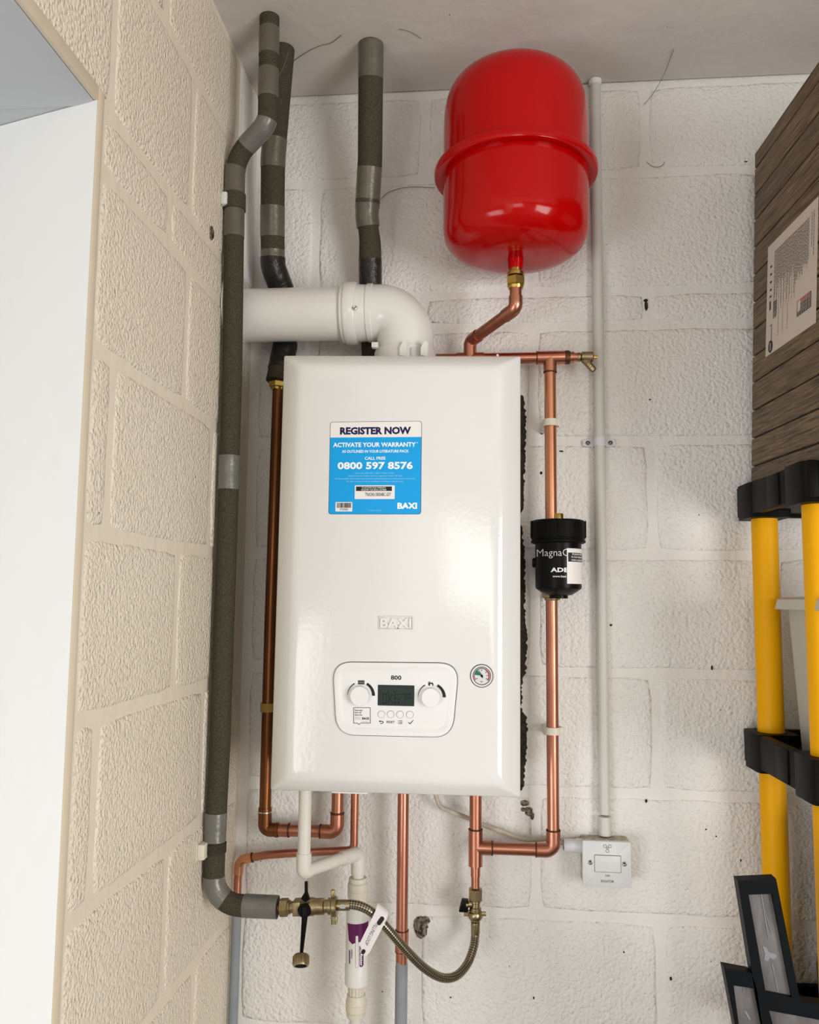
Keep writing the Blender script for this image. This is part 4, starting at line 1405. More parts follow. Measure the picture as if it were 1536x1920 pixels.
for i in range(n_):
    a = 2 * PI * i / n_
    zz = zc + 0.006 * math.sin(a * 2 + 0.5) + 0.010 * math.cos(a + 1.1)
    rows[0].append((xg + 0.0106 * math.cos(a), yg + 0.0106 * math.sin(a), zz + 0.004))
    rows[1].append((xg + 0.0112 * math.cos(a), yg + 0.0112 * math.sin(a), zz))
    rows[2].append((xg + 0.0112 * math.cos(a), yg + 0.0112 * math.sin(a), 0.0))
MB().rings(rows, True, True, True).build('grey_sleeve', M['sleeve'], gp, label='grey painted lower length')

# ------------------------------------------------------------------ white condensate pipe and its filter cartridge
yc1, yc2 = -0.20, -0.085
c0 = at(571, 1560, yc1)
cx1 = c0.x
ce = Vector((cx1, yc1, at(570, 1634, yc1).z))
cx2 = at(671, 1660, yc2).x
c2 = Vector((cx2, yc2, at(668, 1600, yc2).z))
cp = thing('waste_pipe', (cx1, yc1, ce.z), 'white plastic waste pipe with two elbows under the boiler', 'waste pipe')
dcc = (c2 - ce).normalized()
zend = at(671, 1652, yc2).z
MB().tube([(cx1, yc1, bz0 - 0.004), (cx1, yc1, ce.z + 0.01)], 0.0108, 24).build('tube', M['waste'], cp)
MB().tube(fillet([ce + Vector((0, 0, 0.030)), ce, ce + dcc * 0.012], 0.006, 6), 0.0126, 24).build('elbow', M['waste'], cp)
MB().tube([ce, c2], 0.0108, 24).build('tube', M['waste'], cp)
MB().tube(fillet([c2 - dcc * 0.042, c2, Vector((cx2, yc2, c2.z - 0.036))], 0.010, 8), 0.0126, 24).build('elbow', M['waste'], cp)
MB().tube([(cx2, yc2, c2.z - 0.02), (cx2, yc2, zend - 0.01)], 0.0106, 24).build('tube', M['waste'], cp)

ic = thing('inline_cartridge', (cx2, yc2, at(670, 1900, yc2).z), 'white inline cartridge with purple label between two cream push-fit couplers', 'water filter')


def zy(py): return at(671, py, yc2).z


def coupler(ptop, pbot, flip=False):
    h = zy(ptop) - zy(pbot)
    prof = [(0.0112, 0), (0.0155, 0), (0.0165, 0.002), (0.0165, 0.007), (0.0152, 0.008), (0.0178, 0.010), (0.0182, 0.014), (0.0182, 0.022), (0.0176, 0.0225), (0.0182, 0.023), (0.0182, h * 0.72), (0.0165, h * 0.80), (0.0160, h)]
    if flip: prof = [(r_, h - h_) for r_, h_ in prof][::-1]
    return MB().lathe(prof, (cx2, yc2, zy(ptop)), (0, 0, -1), 36)


coupler(1645, 1694).build('coupler', M['cream_fit'], ic)
Rcart = 0.0200
zA, zB = zy(1700), zy(1846)
MB().lathe([(0.013, 0.004), (0.0185, 0.0), (Rcart, -0.003), (Rcart, -(zA - zB) + 0.036), (Rcart + 0.0006, -(zA - zB) + 0.035), (Rcart + 0.0006, -(zA - zB) + 0.002), (Rcart - 0.001, -(zA - zB)), (0.012, -(zA - zB))],
           (cx2, yc2, zA), (0, 0, 1), 48).build('body', M['white_plastic'], ic)
for i in range(14):
    a = 2 * PI * i / 14
    MB().box(-0.0018, 0.0018, -0.001, 0.001, 0, 0.020, 0.0005, 1).build('rib', M['cream_fit'], ic, xf=Matrix.Translation((cx2 + 0.0135 * math.cos(a), yc2 + 0.0135 * math.sin(a), zy(1868))) @ Matrix.Rotation(a + PI / 2, 4, 'Z'))
MB().lathe([(0.0132, 0), (0.0132, -0.03)], (cx2, yc2, zy(1844)), (0, 0, 1), 28).build('neck', M['cream_fit'], ic)
coupler(1864, 1906, True).build('coupler', M['cream_fit'], ic)
MB().tube([(cx2, yc2, zy(1895)), (cx2, yc2, 0.02)], 0.0108, 24).build('outlet_tube', M['waste'], ic)


def wrap_cart(poly_px, material, name, R_=Rcart + 0.0004):
    P = [at(a, b, yc2 - Rcart) for a, b in poly_px]
    xs = [p.x for p in P]
    # slice into narrow strips so that it follows the curve
    x0_, x1_ = min(xs), max(xs)
    n__ = 12
    v_, f_ = [], []

    def zrange(x):
        zs_ = []
        for i in range(len(P)):
            a, b = P[i], P[(i + 1) % len(P)]
            if (a.x - x) * (b.x - x) <= 0 and abs(a.x - b.x) > 1e-7:
                t = (x - a.x) / (b.x - a.x)
                zs_.append(a.z + (b.z - a.z) * t)
        return min(zs_), max(zs_)
    for i in range(n__ + 1):
        x = x0_ + (x1_ - x0_) * (0.001 + 0.998 * i / n__)
        lo_, hi_ = zrange(x)
        d = max(-0.995 * R_, min(0.995 * R_, x - cx2))
        y_ = yc2 - math.sqrt(R_ * R_ - d * d)
        v_ += [(cx2 + d, y_, lo_), (cx2 + d, y_, hi_)]
    for i in range(n__):
        f_.append((2 * i, 2 * i + 2, 2 * i + 3, 2 * i + 1))
    return MB().add(v_, f_).build(name, material, ic, True)


wrap_cart([(650.5, 1733), (692.5, 1733), (692.5, 1772), (680, 1770), (672, 1766), (666, 1768), (660, 1771), (655, 1765), (650.5, 1764)], M['purple'], 'purple_band')


def pill(px, y0_, y1_, w, material, name, R_):
    pp = []
    for i in range(9):
        a = PI * i / 8
        pp.append((px + w * math.cos(a), y0_ - w * math.sin(a) + w))
    for i in range(9):
        a = PI + PI * i / 8
        pp.append((px + w * math.cos(a), y1_ - w * math.sin(a) - w))
    return wrap_cart(pp, material, name, R_)


pill(669.5, 1754, 1815, 2.9, M['ink_grey'], 'pill_outline', Rcart + 0.0006)
pill(669.5, 1754.6, 1814.4, 2.3, M['white_plastic'], 'pill', Rcart + 0.0008)
pill(677.5, 1772, 1814.5, 3.4, M['purple'], 'purple_pill', Rcart + 0.0006)
pill(655.3, 1782, 1808, 1.0, M['purple'], 'print_line', Rcart + 0.0006)


def vtext(body, px0, py0, px1, py1, material, bold=0.01):
    """lettering turned to read downwards on the cartridge"""
    v_, f_ = text_bm(body, bold)
    r_ = px_rect(px0, py0, px1, py1, yc2 - Rcart)
    mb_ = MB().add([(r_[0] + w_ * (r_[1] - r_[0]), 0, r_[3] - u_ * (r_[3] - r_[2])) for u_, w_ in v_], f_)
    on_cyl(mb_, cx2, yc2, Rcart + 0.0010).build('lettering', material, ic, False)


vtext('maMaster', 675.2, 1775, 680.2, 1812, M['ink_white'], 0.015)
vtext('20063', 658.5, 1780, 661.2, 1797, M['ink'])

# ------------------------------------------------------------------ filling loop: left tap, hose, right valve, tag
tap0 = b1[8].copy()
tz, ty = tap0.z, tap0.y
X_ = lambda px: at(px, 1700, ty).x
tp = thing('isolating_tap', (X_(575), ty, tz), 'brass isolating tap with long black strap at the end of the lagged pipe', 'valve')
ax = (1, 0, 0)
MB().tube([(X_(516), ty, tz), (X_(530), ty, tz)], 0.0076, 20).build('copper_stub', M['copper'], tp)
MB().hexnut((X_(525), ty, tz), ax, 0.0148, 0.0, X_(541) - X_(525)).build('hex_nut', M['brass_d'], tp, False)
x5 = X_(541)
MB().lathe([(0.0115, 0), (0.0115, 0.003), (0.0095, 0.004), (0.0095, 0.009), (0.0115, 0.011), (0.0115, 0.030), (0.0145, 0.033), (0.0145, 0.043), (0.0132, 0.045), (0.0132, 0.060), (0.0105, 0.062), (0.0105, 0.072)],
           (x5, ty, tz), ax, 28).build('body', M['brass_d'], tp)
MB().box(X_(551), X_(566), ty - 0.0125, ty + 0.0125, tz - 0.0112, tz + 0.0112, 0.001).build('spanner_flat', M['brass_d'], tp)
xw = X_(624)
wn_ = MB().lathe([(0.0110, -0.008), (0.0135, -0.007), (0.0135, -0.002), (0.0158, 0.0), (0.0158, 0.006), (0.0145, 0.0075)], (xw, ty, tz), ax, 28).build('wing_nut', M['brass_d'], tp)
for sgn in (1, -1):
    MB().box(xw - 0.002, xw + 0.005, ty - 0.003, ty + 0.003, tz + sgn * 0.013, tz + sgn * 0.0265, 0.0015).build('wing', M['brass_d'], wn_)
hubx = X_(575.5)
hy = ty - 0.016
lev = MB().lathe([(0.0112, 0.0), (0.0112, 0.006), (0.009, 0.008), (0, 0.008)], (hubx - 0.001, ty - 0.010, tz - 0.001), (0, -1, 0), 28).build('lever', M['black_p'], tp, label='black plastic lever')
mb = MB()
hz = lambda py: at(575, py, hy).z
mb.prism(roundpoly([(hubx + 0.0015, hz(1695)), (hubx + 0.009, hz(1690)), (hubx + 0.0058, hz(1676)), (hubx + 0.0062, hz(1657)), (hubx + 0.0015, hz(1656)), (hubx + 0.0008, hz(1676)), (hubx - 0.006, hz(1688))], 0.001, 3), ty - 0.0175, ty - 0.0125, 0.001)
mb.build('lever_arm', M['black_p'], lev)
xs_ = X_(566)
mb = MB()
mb.prism(roundpoly([(hubx - 0.0055, hz(1702)), (hubx + 0.0055, hz(1702)), (hubx + 0.0048, hz(1720)), (xs_ + 0.0028, hz(1793)), (xs_ - 0.0024, hz(1793)), (hubx - 0.0048, hz(1720))], 0.001, 3), ty - 0.0195, ty - 0.0155, 0.001)
mb.build('strap', M['black_p'], tp, label='black strap hanging with a cap')
cc = Vector((X_(566) - 0.001, ty - 0.016, hz(1804)))
cax = Vector((-0.08, 0.75, 1)).normalized()
cap_ = MB().lathe([(0.0100, -0.0085), (0.0124, -0.0085), (0.0130, -0.007), (0.0130, 0.007), (0.0115, 0.009), (0.0, 0.009)], cc, cax, 32, caps=False).build('blanking_cap', M['brass_d'], tp, label='knurled brass cap')
MB().lathe([(0.0102, -0.0084), (0.0102, 0.004), (0.0, 0.004)], cc, cax, 28, caps=False).build('cap_inside', M['void'], cap_)
for i in range(20):
    a = 2 * PI * i / 20
    u_ = Vector((1, 0, 0)) - cax * cax.x
    u_.normalize()
    w_ = cax.cross(u_)
    q = cc + (u_ * math.cos(a) + w_ * math.sin(a)) * 0.0130
    MB().tube([q - cax * 0.006, q + cax * 0.006], 0.0009, 5).build('knurl', M['brass_d'], cap_)

tp.rotation_euler.y = math.radians(-3.6)
tp.location.z += 0.0026

# right valve
rz = lambda py: at(892, py, YR1).z
rv = thing('check_valve', (xb, YR1, rz(1700)), 'small brass valve with black lever on the copper tail below the tee', 'valve')
MB().hexnut((xb, YR1, rz(1666)), (0, 0, -1), 0.0135, 0.0, rz(1666) - rz(1688)).build('hex_nut', M['brass_d'], rv, False)
MB().lathe([(0.0098, 0.0), (0.0098, 0.004), (0.0085, 0.005), (0.0085, 0.012), (0.0105, 0.014), (0.0105, 0.026), (0.0092, 0.028), (0.0092, 0.036)], (xb, YR1, rz(1687)), (0, 0, -1), 26).build('body', M['brass_d'], rv)
wn2 = MB().lathe([(0.0100, 0.0), (0.0125, 0.001), (0.0135, 0.004), (0.0135, 0.009), (0.0105, 0.014)], (xb, YR1, rz(1709)), (0, 0, -1), 28).build('wing_nut', M['brass_d'], rv)
for sgn in (1, -1):
    MB().box(xb + sgn * 0.011, xb + sgn * 0.0195, YR1 - 0.004, YR1 + 0.004, rz(1716), rz(1709), 0.0012).build('wing', M['brass_d'], wn2)
MB().lathe([(0.0055, 0.0), (0.0055, 0.006), (0.0068, 0.007), (0.0068, 0.011), (0.004, 0.0115)], (xb - 0.007, YR1 - 0.004, rz(1694)), (-1, -0.2, 0), 20).build('spindle', M['brass_d'], rv)
q = [at(866, 1685, YR1), at(878.5, 1686, YR1), at(878, 1707, YR1), at(860.5, 1706, YR1)]
MB().prism(roundpoly([(p.x, p.z) for p in q], 0.0015, 3), YR1 - 0.012, YR1 + 0.004, 0.001).build('lever', M['black_p'], rv, label='black plastic lever')

# hose
hp_ = [(660, 1696, ty), (678, 1700, ty), (700, 1713, ty + 0.003), (728, 1743, ty + 0.012), (762, 1782, ty + 0.028), (796, 1815, ty + 0.048), (828, 1833, ty + 0.07), (855, 1830, ty + 0.09), (876, 1808, ty + 0.115), (888, 1777, ty + 0.135), (891, 1756, YR1)]
hpts = [at(632, 1697, ty), at(645, 1696, ty)] + [at(*q) for q in hp_] + [Vector((xb, YR1, rz(1745))), Vector((xb, YR1, rz(1738)))]
path = dense(catmull(hpts, 8), 0.004)
hs = thing('braided_hose', hpts[0], 'braided steel filling hose looping between the two brass valves', 'hose')
M['braid'] = braid_material()
Sh = arclen(path)
n_ = 24
mbh = MB().tube(path, 0.0076, n_, False)
ho = mbh.build('braid', M['braid'], hs)
at_ = ho.data.attributes.new('weave', 'FLOAT_VECTOR', 'POINT')
# crossing strands: two diagonal coordinates along and round the hose
vals = []
for i in range(len(path)):
    for j in range(n_):
        vals += [Sh[i] / 0.0042 + j * 12.0 / n_, Sh[i] / 0.0042 - j * 12.0 / n_ + 100, 0.5]
at_.data.foreach_set('vector', vals)
MB().lathe([(0.0075, -0.003), (0.0088, 0.0), (0.0088, 0.018), (0.0080, 0.020)], at(634, 1697, ty), (1, 0, 0.03), 24).build('ferrule', M['brass_d'], hs)
MB().prism(roundpoly(rectpoly(X_(639), X_(650), at(645, 1696, ty).z - 0.0035, at(645, 1696, ty).z + 0.0035), 0.003, 4), ty - 0.0094, ty - 0.007).build('crimp_mark', M['steel'], hs)
MB().lathe([(0.0070, 0), (0.0082, 0.001), (0.0082, 0.020), (0.0072, 0.022)], (xb, YR1, rz(1728)), (0, 0, -1), 24).build('ferrule', M['brass_d'], hs)

# paper tag round the hose
tk = lambda a, b: (480 + a / 5.486, 1580 + b / 5.486)
yt = ty - 0.010
tg = thing('paper_tag', at(*tk(1280, 760), yt), 'white paper tag folded over the braided hose', 'tag')
P = [at(*tk(a, b), yt) for a, b in ((1228, 706), (1345, 790), (1168, 1132), (1128, 1172), (1062, 1046))]
# folded over the hose: front leaf, turned top, back leaf
v, f = [], []
a, b = P[0], P[1]
turn = []
for i in range(9):
    t = PI * i / 8
    off = Vector((0.3 * 0.010 * math.sin(t), 0.010 - 0.010 * math.cos(t), 0.010 * math.sin(t)))
    turn.append((a + off, b + off))
v = [tuple(p) for q in turn for p in q]
f = [(2 * i, 2 * i + 1, 2 * i + 3, 2 * i + 2) for i in range(8)]
k = len(v)
v += [tuple(P[2]), tuple(P[3]), tuple(P[4])]
f.append((1, 0, k + 2, k + 1, k))
lab_paper = MB().add(v, f).build('leaf', mat('tag_paper', (0.74, 0.70, 0.70), 0.5), tg, False)
mb = MB()


def tagpt(u, w):
    """u runs down the tag from its fold, w across from its right-hand edge"""
    top = P[1].lerp(P[0], w)
    bot = P[2].lerp(P[4], w)
    q_ = top.lerp(bot, u)
    return (q_.x, yt - 0.0004, q_.z)


v_, f_ = text_bm('FILLING LOOP', -0.004)
mb.add([tagpt(0.27 + 0.62 * u_, 0.66 - 0.28 * w_) for u_, w_ in v_], f_)
mb.build('lettering', M['ink'], tg, False)
for (u0, w0), (u1, w1), wd in (((0.05, 0.32), (0.20, 0.38), 0.0036), ((1.06, 0.45), (1.11, 0.47), 0.003)):
    a, b = Vector(tagpt(u0, w0)), Vector(tagpt(u1, w1))
    d = (b - a).normalized()
    nn = Vector((-d.z, 0, d.x))
    pp = []
    for i in range(9):
        t = -PI / 2 + PI * i / 8
        q = b + d * wd * math.cos(t) * 0.9 + nn * wd * math.sin(t)
        pp.append((q.x, q.z))
    for i in range(9):
        t = PI / 2 + PI * i / 8
        q = a + d * wd * math.cos(t) * 0.9 + nn * wd * math.sin(t)
        pp.append((q.x, q.z))
    MB().prism(pp, yt - 0.0008, yt).build('slot', M['ink'], tg, False)

# ------------------------------------------------------------------ conduit, switch, cable
xc, yc = 0.2145, -0.0125
cd = thing('conduit', (xc, yc, 0.975), 'pale plastic conduit running down the wall from the ceiling to the switch', 'conduit')
ztop = CEIL - 0.001
zsw = at(1138, 1566, -0.02).z
MB().tube([(xc, yc, ztop), (xc, yc, 1.01)], 0.0102, 24).build('tube', M['conduit'], cd)
MB().lathe([(0.0102, 0.006), (0.0116, 0.005), (0.0116, -0.028), (0.0100, -0.0285)], (xc, yc, zsw + 0.026), (0, 0, 1), 24).build('coupler', M['conduit'], cd)
MB().lathe([(0.0125, 0.0), (0.0128, -0.006), (0.0105, -0.010)], (xc, yc, ztop), (0, 0, 1), 20).build('paint_collar', M['joint_white'], cd)
zc_ = at(1118, 829, -0.012).z
sd = thing('saddle_clip', (xc, 0.0, zc_), 'white two-screw saddle clip holding the conduit to the wall', 'pipe clip')
mb = MB()
rows = []
prof = [(-0.031, -0.0030), (-0.012, -0.0030)] + [(0.0116 * math.cos(math.radians(a)), yc - 0.0116 * math.sin(math.radians(a))) for a in range(180, -1, -15)] + [(0.012, -0.0030), (0.031, -0.0030)]
for x_, y_ in prof:
    hh = 0.0085 if abs(x_) < 0.028 else 0.0055
    rows.append([(xc + x_, y_, zc_ - hh), (xc + x_, y_ + 0.0022, zc_ - hh), (xc + x_, y_ + 0.0022, zc_ + hh), (xc + x_, y_, zc_ + hh)])
mb.rings(rows, True, True, True).build('strap', M['switch'], sd, True, 30)
for sx_ in (-1, 1):
    MB().lathe([(0.0046, 0.0), (0.0042, 0.0015), (0.0026, 0.0022), (0.0016, 0.0012), (0, 0.001)], (xc + sx_ * 0.0215, -0.0030, zc_), (0, -1, 0), 18).build('screw', M['screw'], sd)

sxa, sxb = at(1092.5, 1620, -0.045).x, at(1184.5, 1620, -0.045).x
sza, szb = at(1138, 1663.5, -0.045).z, at(1138, 1577.5, -0.045).z
sw = thing('isolator_switch', ((sxa + sxb) / 2, 0, sza), 'white square isolator switch box at the foot of the conduit', 'switch')
MB().box(sxa + 0.001, sxb - 0.001, -0.0385, 0.0, sza + 0.001, szb - 0.001, 0.003).build('back_box', M['dust'], sw, label='dusty back box')
face = MB().prism(rectpoly(sxa, sxb, sza, szb, 0.003), -0.0455, -0.0383, 0.0025).build('faceplate', M['switch'], sw)
wk = lambda a, b: (970 + a / 4.8, 1300 + b / 4.8)


def wrect(x0_, y0_, x1_, y1_, Y=-0.0455):
    a, b = wk(x0_, y0_), wk(x1_, y1_)
    return px_rect(a[0], a[1], b[0], b[1], Y)


MB().prism(rectpoly(*wrect(694, 1455, 936, 1612), 0.0022), -0.0461, -0.045).build('rocker_gap', M['ink_grey'], sw, False)
MB().prism(rectpoly(*wrect(698, 1460, 932, 1608), 0.0018), -0.0472, -0.045, 0.001).build('rocker', M['switch'], sw)
for a, b in ((658, 1521), (966, 1536)):
    p = at(*wk(a, b), -0.0455)
    MB().lathe([(0.0042, 0.0), (0.0040, 0.0010), (0.0028, 0.0014), (0.0012, 0.0008), (0, 0.0008)], (p.x, -0.0455, p.z), (0, -1, 0), 18).build('screw', M['screw'], sw)
mb = MB()
YS = -0.0459
lettering(mb, 'ON', wrect(793, 1632, 832, 1650), YS, 0.0)
lettering(mb, 'ISOLATOR', wrect(754, 1680, 870, 1702), YS, 0.0)
cf = at(*wk(812, 1392), YS)
for a_ in (35, 145, 270):
    a = math.radians(a_)
    ccx, ccz = cf.x + 0.0052 * math.cos(a), cf.z + 0.0052 * math.sin(a)
    for i in range(16):
        t0, t1 = 2 * PI * i / 16, 2 * PI * (i + 1) / 16
        mb.quad([(ccx + 0.0024 * math.cos(t0), YS, ccz + 0.0024 * math.sin(t0)), (ccx + 0.0030 * math.cos(t0), YS, ccz + 0.0030 * math.sin(t0)),
                 (ccx + 0.0030 * math.cos(t1), YS, ccz + 0.0030 * math.sin(t1)), (ccx + 0.0024 * math.cos(t1), YS, ccz + 0.0024 * math.sin(t1))])
for i in range(16):
    t0, t1 = 2 * PI * i / 16, 2 * PI * (i + 1) / 16
    mb.quad([(cf.x + 0.0014 * math.cos(t0), YS, cf.z + 0.0014 * math.sin(t0)), (cf.x + 0.0020 * math.cos(t0), YS, cf.z + 0.0020 * math.sin(t0)),
             (cf.x + 0.0020 * math.cos(t1), YS, cf.z + 0.0020 * math.sin(t1)), (cf.x + 0.0014 * math.cos(t1), YS, cf.z + 0.0014 * math.sin(t1))])
mb.build('panel_print', M['ink'], sw, False)
zg = at(1076, 1585, -0.02).z
xg0 = at(1057, 1585, -0.02).x
MB().lathe([(0.0098, 0.0), (0.0112, 0.0), (0.0116, 0.002), (0.0116, sxa - xg0 - 0.010), (0.0128, sxa - xg0 - 0.008), (0.0128, sxa - xg0 + 0.002)], (xg0, -0.02, zg), (1, 0, 0), 28, caps=False).build('cable_gland', M['switch'], sw)
MB().lathe([(0.0, 0.004), (0.0100, 0.004), (0.0100, 0.0)], (xg0, -0.02, zg), (1, 0, 0), 20, caps=False).build('gland_bore', M['void'], sw)
cb = [at(808, 1486, -0.03), at(822, 1506, -0.028), at(845, 1521, -0.024), at(880, 1535, -0.020), at(905, 1546, -0.018), at(945, 1560, -0.016), at(975, 1572, -0.016), at(1000, 1575, -0.018), at(1030, 1573, -0.019), at(1045, 1578, -0.02), Vector((xg0 + 0.01, -0.02, zg))]
cb[0].z = bz0 - 0.002
tag(MB().tube(dense(catmull(cb, 6), 0.006), 0.0042, 14).build('power_cable', M['cable']), 'dusty pale cable sagging from the boiler to the isolator switch', 'cable')

# ------------------------------------------------------------------ shelving unit on the right
sh = thing('shelving_unit', (0.466, -0.05, 0.0), 'black and yellow plastic shelving unit in the right corner', 'shelving unit', rot=(0, 0, math.radians(1.6)))
MW = mat_world(sh)
POST = 0.0225
DEPTH = 0.305                                   # front to back
WID = 0.75


def loc_build(mb_, name, material, parent, world=None, **kw):
    o = mb_.build(name, material, None, **kw)
    o.parent = parent
    o.matrix_parent_inverse = mat_world(parent).inverted() @ (world or MW)
    return o


levels = [(1.613, 1.551), (1.172, 1.108), (0.733, 0.669), (0.294, 0.230)]
px_ = [0.033, WID - 0.033]
py_ = [-0.017, -DEPTH + 0.055]
prev = None
for i, (zt_, zb_) in enumerate(levels):
    mb = MB()
    # tray with a raised rim
    mb.box(0.004, WID - 0.004, -DEPTH + 0.004, 0.026, zb_ + 0.012, zt_ - 0.022)
    loc_build(mb, 'shelf', M['black_m'], sh, smooth=False)
    shelf = sh.children[-1]
    for nm, b_ in (('rim', (0.0, 0.016, -DEPTH, 0.030, zb_ + 0.006, zt_)), ('rim', (WID - 0.016, WID, -DEPTH, 0.030, zb_ + 0.006, zt_)),
                   ('rim', (0.016, WID - 0.016, -DEPTH, -DEPTH + 0.016, zb_ + 0.006, zt_)), ('rim', (0.016, WID - 0.016, 0.014, 0.030, zb_ + 0.006, zt_))):
        loc_build(MB().box(*b_, 0.002), nm, M['black_m'], shelf)
    for cxp in px_:
        for cyp in py_:
            q = roundpoly([(cxp - 0.036, cyp - 0.042), (cxp + 0.036, cyp - 0.042), (cxp + 0.036, cyp + 0.042), (cxp - 0.036, cyp + 0.042)], 0.012, 2)
            mb = MB()
            kk = len(q)
            mb.add([(a, b, zb_) for a, b in q] + [(a, b, zt_ + 0.001) for a, b in q], [(j, (j + 1) % kk, (j + 1) % kk + kk, j + kk) for j in range(kk)] + [tuple(range(kk, 2 * kk)), tuple(reversed(range(kk)))])
            loc_build(mb, 'corner_socket', M['black_m'], shelf, angle=25)
    for j in range(1):
        ya = -0.165
        loc_build(MB().box(-0.0025, 0.004, ya - 0.022, ya + 0.030, zb_ + 0.008, zt_ - 0.002, 0.001), 'side_rib', M['black_m'], shelf)
    nz_ = levels[i + 1][0] if i + 1 < len(levels) else 0.0
    for cxp in px_:
        for cyp in py_:
            loc_build(MB().lathe([(POST, nz_ - 0.002), (POST, zb_ + 0.004)], (cxp, cyp, 0), (0, 0, 1), 36), 'post', M['yellow'], sh)

# wood-effect box on the top shelf
bxr = (math.radians(2.0), math.radians(1.7), math.radians(1.4))
wb = thing('wooden_box', (0.4885, -0.032, 1.622), 'tall brown wood-grain plank box with a paper label standing on the top shelf', 'box', rot=bxr)
BM_ = mat_world(wb)
BW, BD, BH = 0.42, 0.42, 0.632
loc_build(MB().box(0.004, BW - 0.004, -BD + 0.004, -0.004, 0.002, BH - 0.006), 'carcass', M['void'], wb, BM_, smooth=False)
woods = [wood_material(k) for k in range(5)]
seam_px = [287, 332, 380, 426, 476, 525, 575, 625, 674, 722, 774, 825, 877, 912]
BI = BM_.inverted()
co = BI @ CAM


def on_box(px, py, x=0.0):
    """where the line of sight meets the box's left side, in the box's own frame"""
    d = BI.to_3x3() @ ray(px, py)
    return co + d * ((x - co.x) / d.x)


zs_ = [on_box(1405, y_).z for y_ in seam_px]
zs_[0] = BH
zs_[-1] = 0.0
for i in range(len(zs_) - 1):
    g = 0.0013
    za, zb2 = zs_[i + 1] + g, zs_[i] - g
    if zb2 - za < 0.01: continue
    mb = MB().box(0.0, 0.010, -BD, 0.0, za, zb2, 0.0015, 1)
    loc_build(mb, 'plank', woods[i % 5], wb, BM_)
    mb = MB().box(0.010, BW, -BD, -BD + 0.010, za, zb2, 0.0015, 1)
    loc_build(mb, 'plank', woods[(i + 2) % 5], wb, BM_)
loc_build(MB().box(0.0, BW, -BD, 0.0, BH - 0.006, BH, 0.001), 'lid', woods[1], wb, BM_)
LQ = [on_box(*p, -0.0006) for p in ((1440.5, 464), (1534.5, 368), (1529.5, 605), (1435.5, 670))]      # label corners TL TR BR BL


def lp_(u, w, off=0.0):
    """u left to right in the photo, w top to bottom"""
    a = LQ[0].lerp(LQ[1], u)
    b = LQ[3].lerp(LQ[2], u)
    q = a.lerp(b, w)
    return Vector((-0.0006 - off, q.y, q.z))


lb = loc_build(MB().add([lp_(0, 0), lp_(1, 0), lp_(1, 1), lp_(0, 1)] + [lp_(0, 0) + Vector((0.0006, 0, 0)), lp_(1, 0) + Vector((0.0006, 0, 0)), lp_(1, 1) + Vector((0.0006, 0, 0)), lp_(0, 1) + Vector((0.0006, 0, 0))],
                        [(0, 1, 2, 3), (7, 6, 5, 4), (0, 4, 5, 1), (1, 5, 6, 2), (2, 6, 7, 3), (3, 7, 4, 0)]), 'paper_label', M['paper'], wb, BM_, smooth=False, label='printed paper label')
mb = MB()
rnd = random.Random(9)


def lq(u0, u1, w0, w1, off=0.0004):
    mb.quad([lp_(u0, w0, off), lp_(u1, w0, off), lp_(u1, w1, off), lp_(u0, w1, off)])


def column(u, w0, w1, wid=0.006):
    w = w0
    while w < w1:
        ln = rnd.uniform(0.012, 0.035)
        lq(u, u + wid, w, min(w + ln, w1))
        w += ln + 0.006


u = 0.16
ends = [0.44, 0.62, 0.5, 0.40, 0.42, 0.60, 0.46, 0.42, 0.55, 0.38]
i = 0
while u < 0.60:
    column(u, 0.10, ends[i % 10] if i % 4 else 0.66)
    u += 0.0135
    i += 1
while u < 0.86:
    column(u, 0.10, 0.52 - 0.25 * (u - 0.6) + rnd.uniform(-0.05, 0.05))
    u += 0.0135
column(0.90, 0.08, 0.36, 0.010)
column(0.935, 0.08, 0.44, 0.010)
for u_ in (0.27, 0.36, 0.46): column(u_, 0.66, 0.88)
pr = loc_build(mb, 'small_print', M['ink_grey'], lb, BM_, smooth=False)
pr['kind'] = 'stuff'
mb = MB()
w = 0.55
while w < 0.70:
    t = rnd.choice((0.004, 0.004, 0.008))
    lq(0.155, 0.235, w, w + t)
    w += t + rnd.choice((0.004, 0.006))
for w in (0.20, 0.27, 0.34, 0.41, 0.47): lq(0.07, 0.11, w, w + 0.018)
lq(0.07, 0.10, 0.52, 0.60)
lq(0.07, 0.135, 0.74, 0.745); lq(0.07, 0.135, 0.88, 0.885)
lq(0.125, 0.135, 0.745, 0.88)
bc2 = loc_build(mb, 'barcode', M['ink'], lb, BM_, smooth=False)
bc2['kind'] = 'stuff'
mb = MB()
ctr = lp_(0.115, 0.935, 0.0005)
ring = [ctr + Vector((0, 0.011 * math.cos(2 * PI * k / 20), 0.011 * math.sin(2 * PI * k / 20))) for k in range(20)]
mb.quad(ring)
loc_build(mb, 'round_mark', M['ink'], lb, BM_, smooth=False)
mb = MB()
q = lp_(0.115, 0.935, 0.0008)
mb.quad([q + Vector((0, a, b)) for a, b in ((-0.0015, -0.006), (0.0015, -0.006), (0.0015, 0.006), (-0.0015, 0.006))])
loc_build(mb, 'mark', M['paper'], lb, BM_, smooth=False)
mb = MB()
u0, u1, w0, w1 = 0.655, 0.915, 0.715, 0.845
lq(u0, u1, w0, w1, 0.0004)
chart = loc_build(mb, 'chart_border', M['ink'], lb, BM_, smooth=False)
mb = MB()
lq(u0 + 0.012, u1 - 0.012, w0 + 0.006, w1 - 0.006, 0.0006)
loc_build(mb, 'chart_field', M['paper'], lb, BM_, smooth=False)
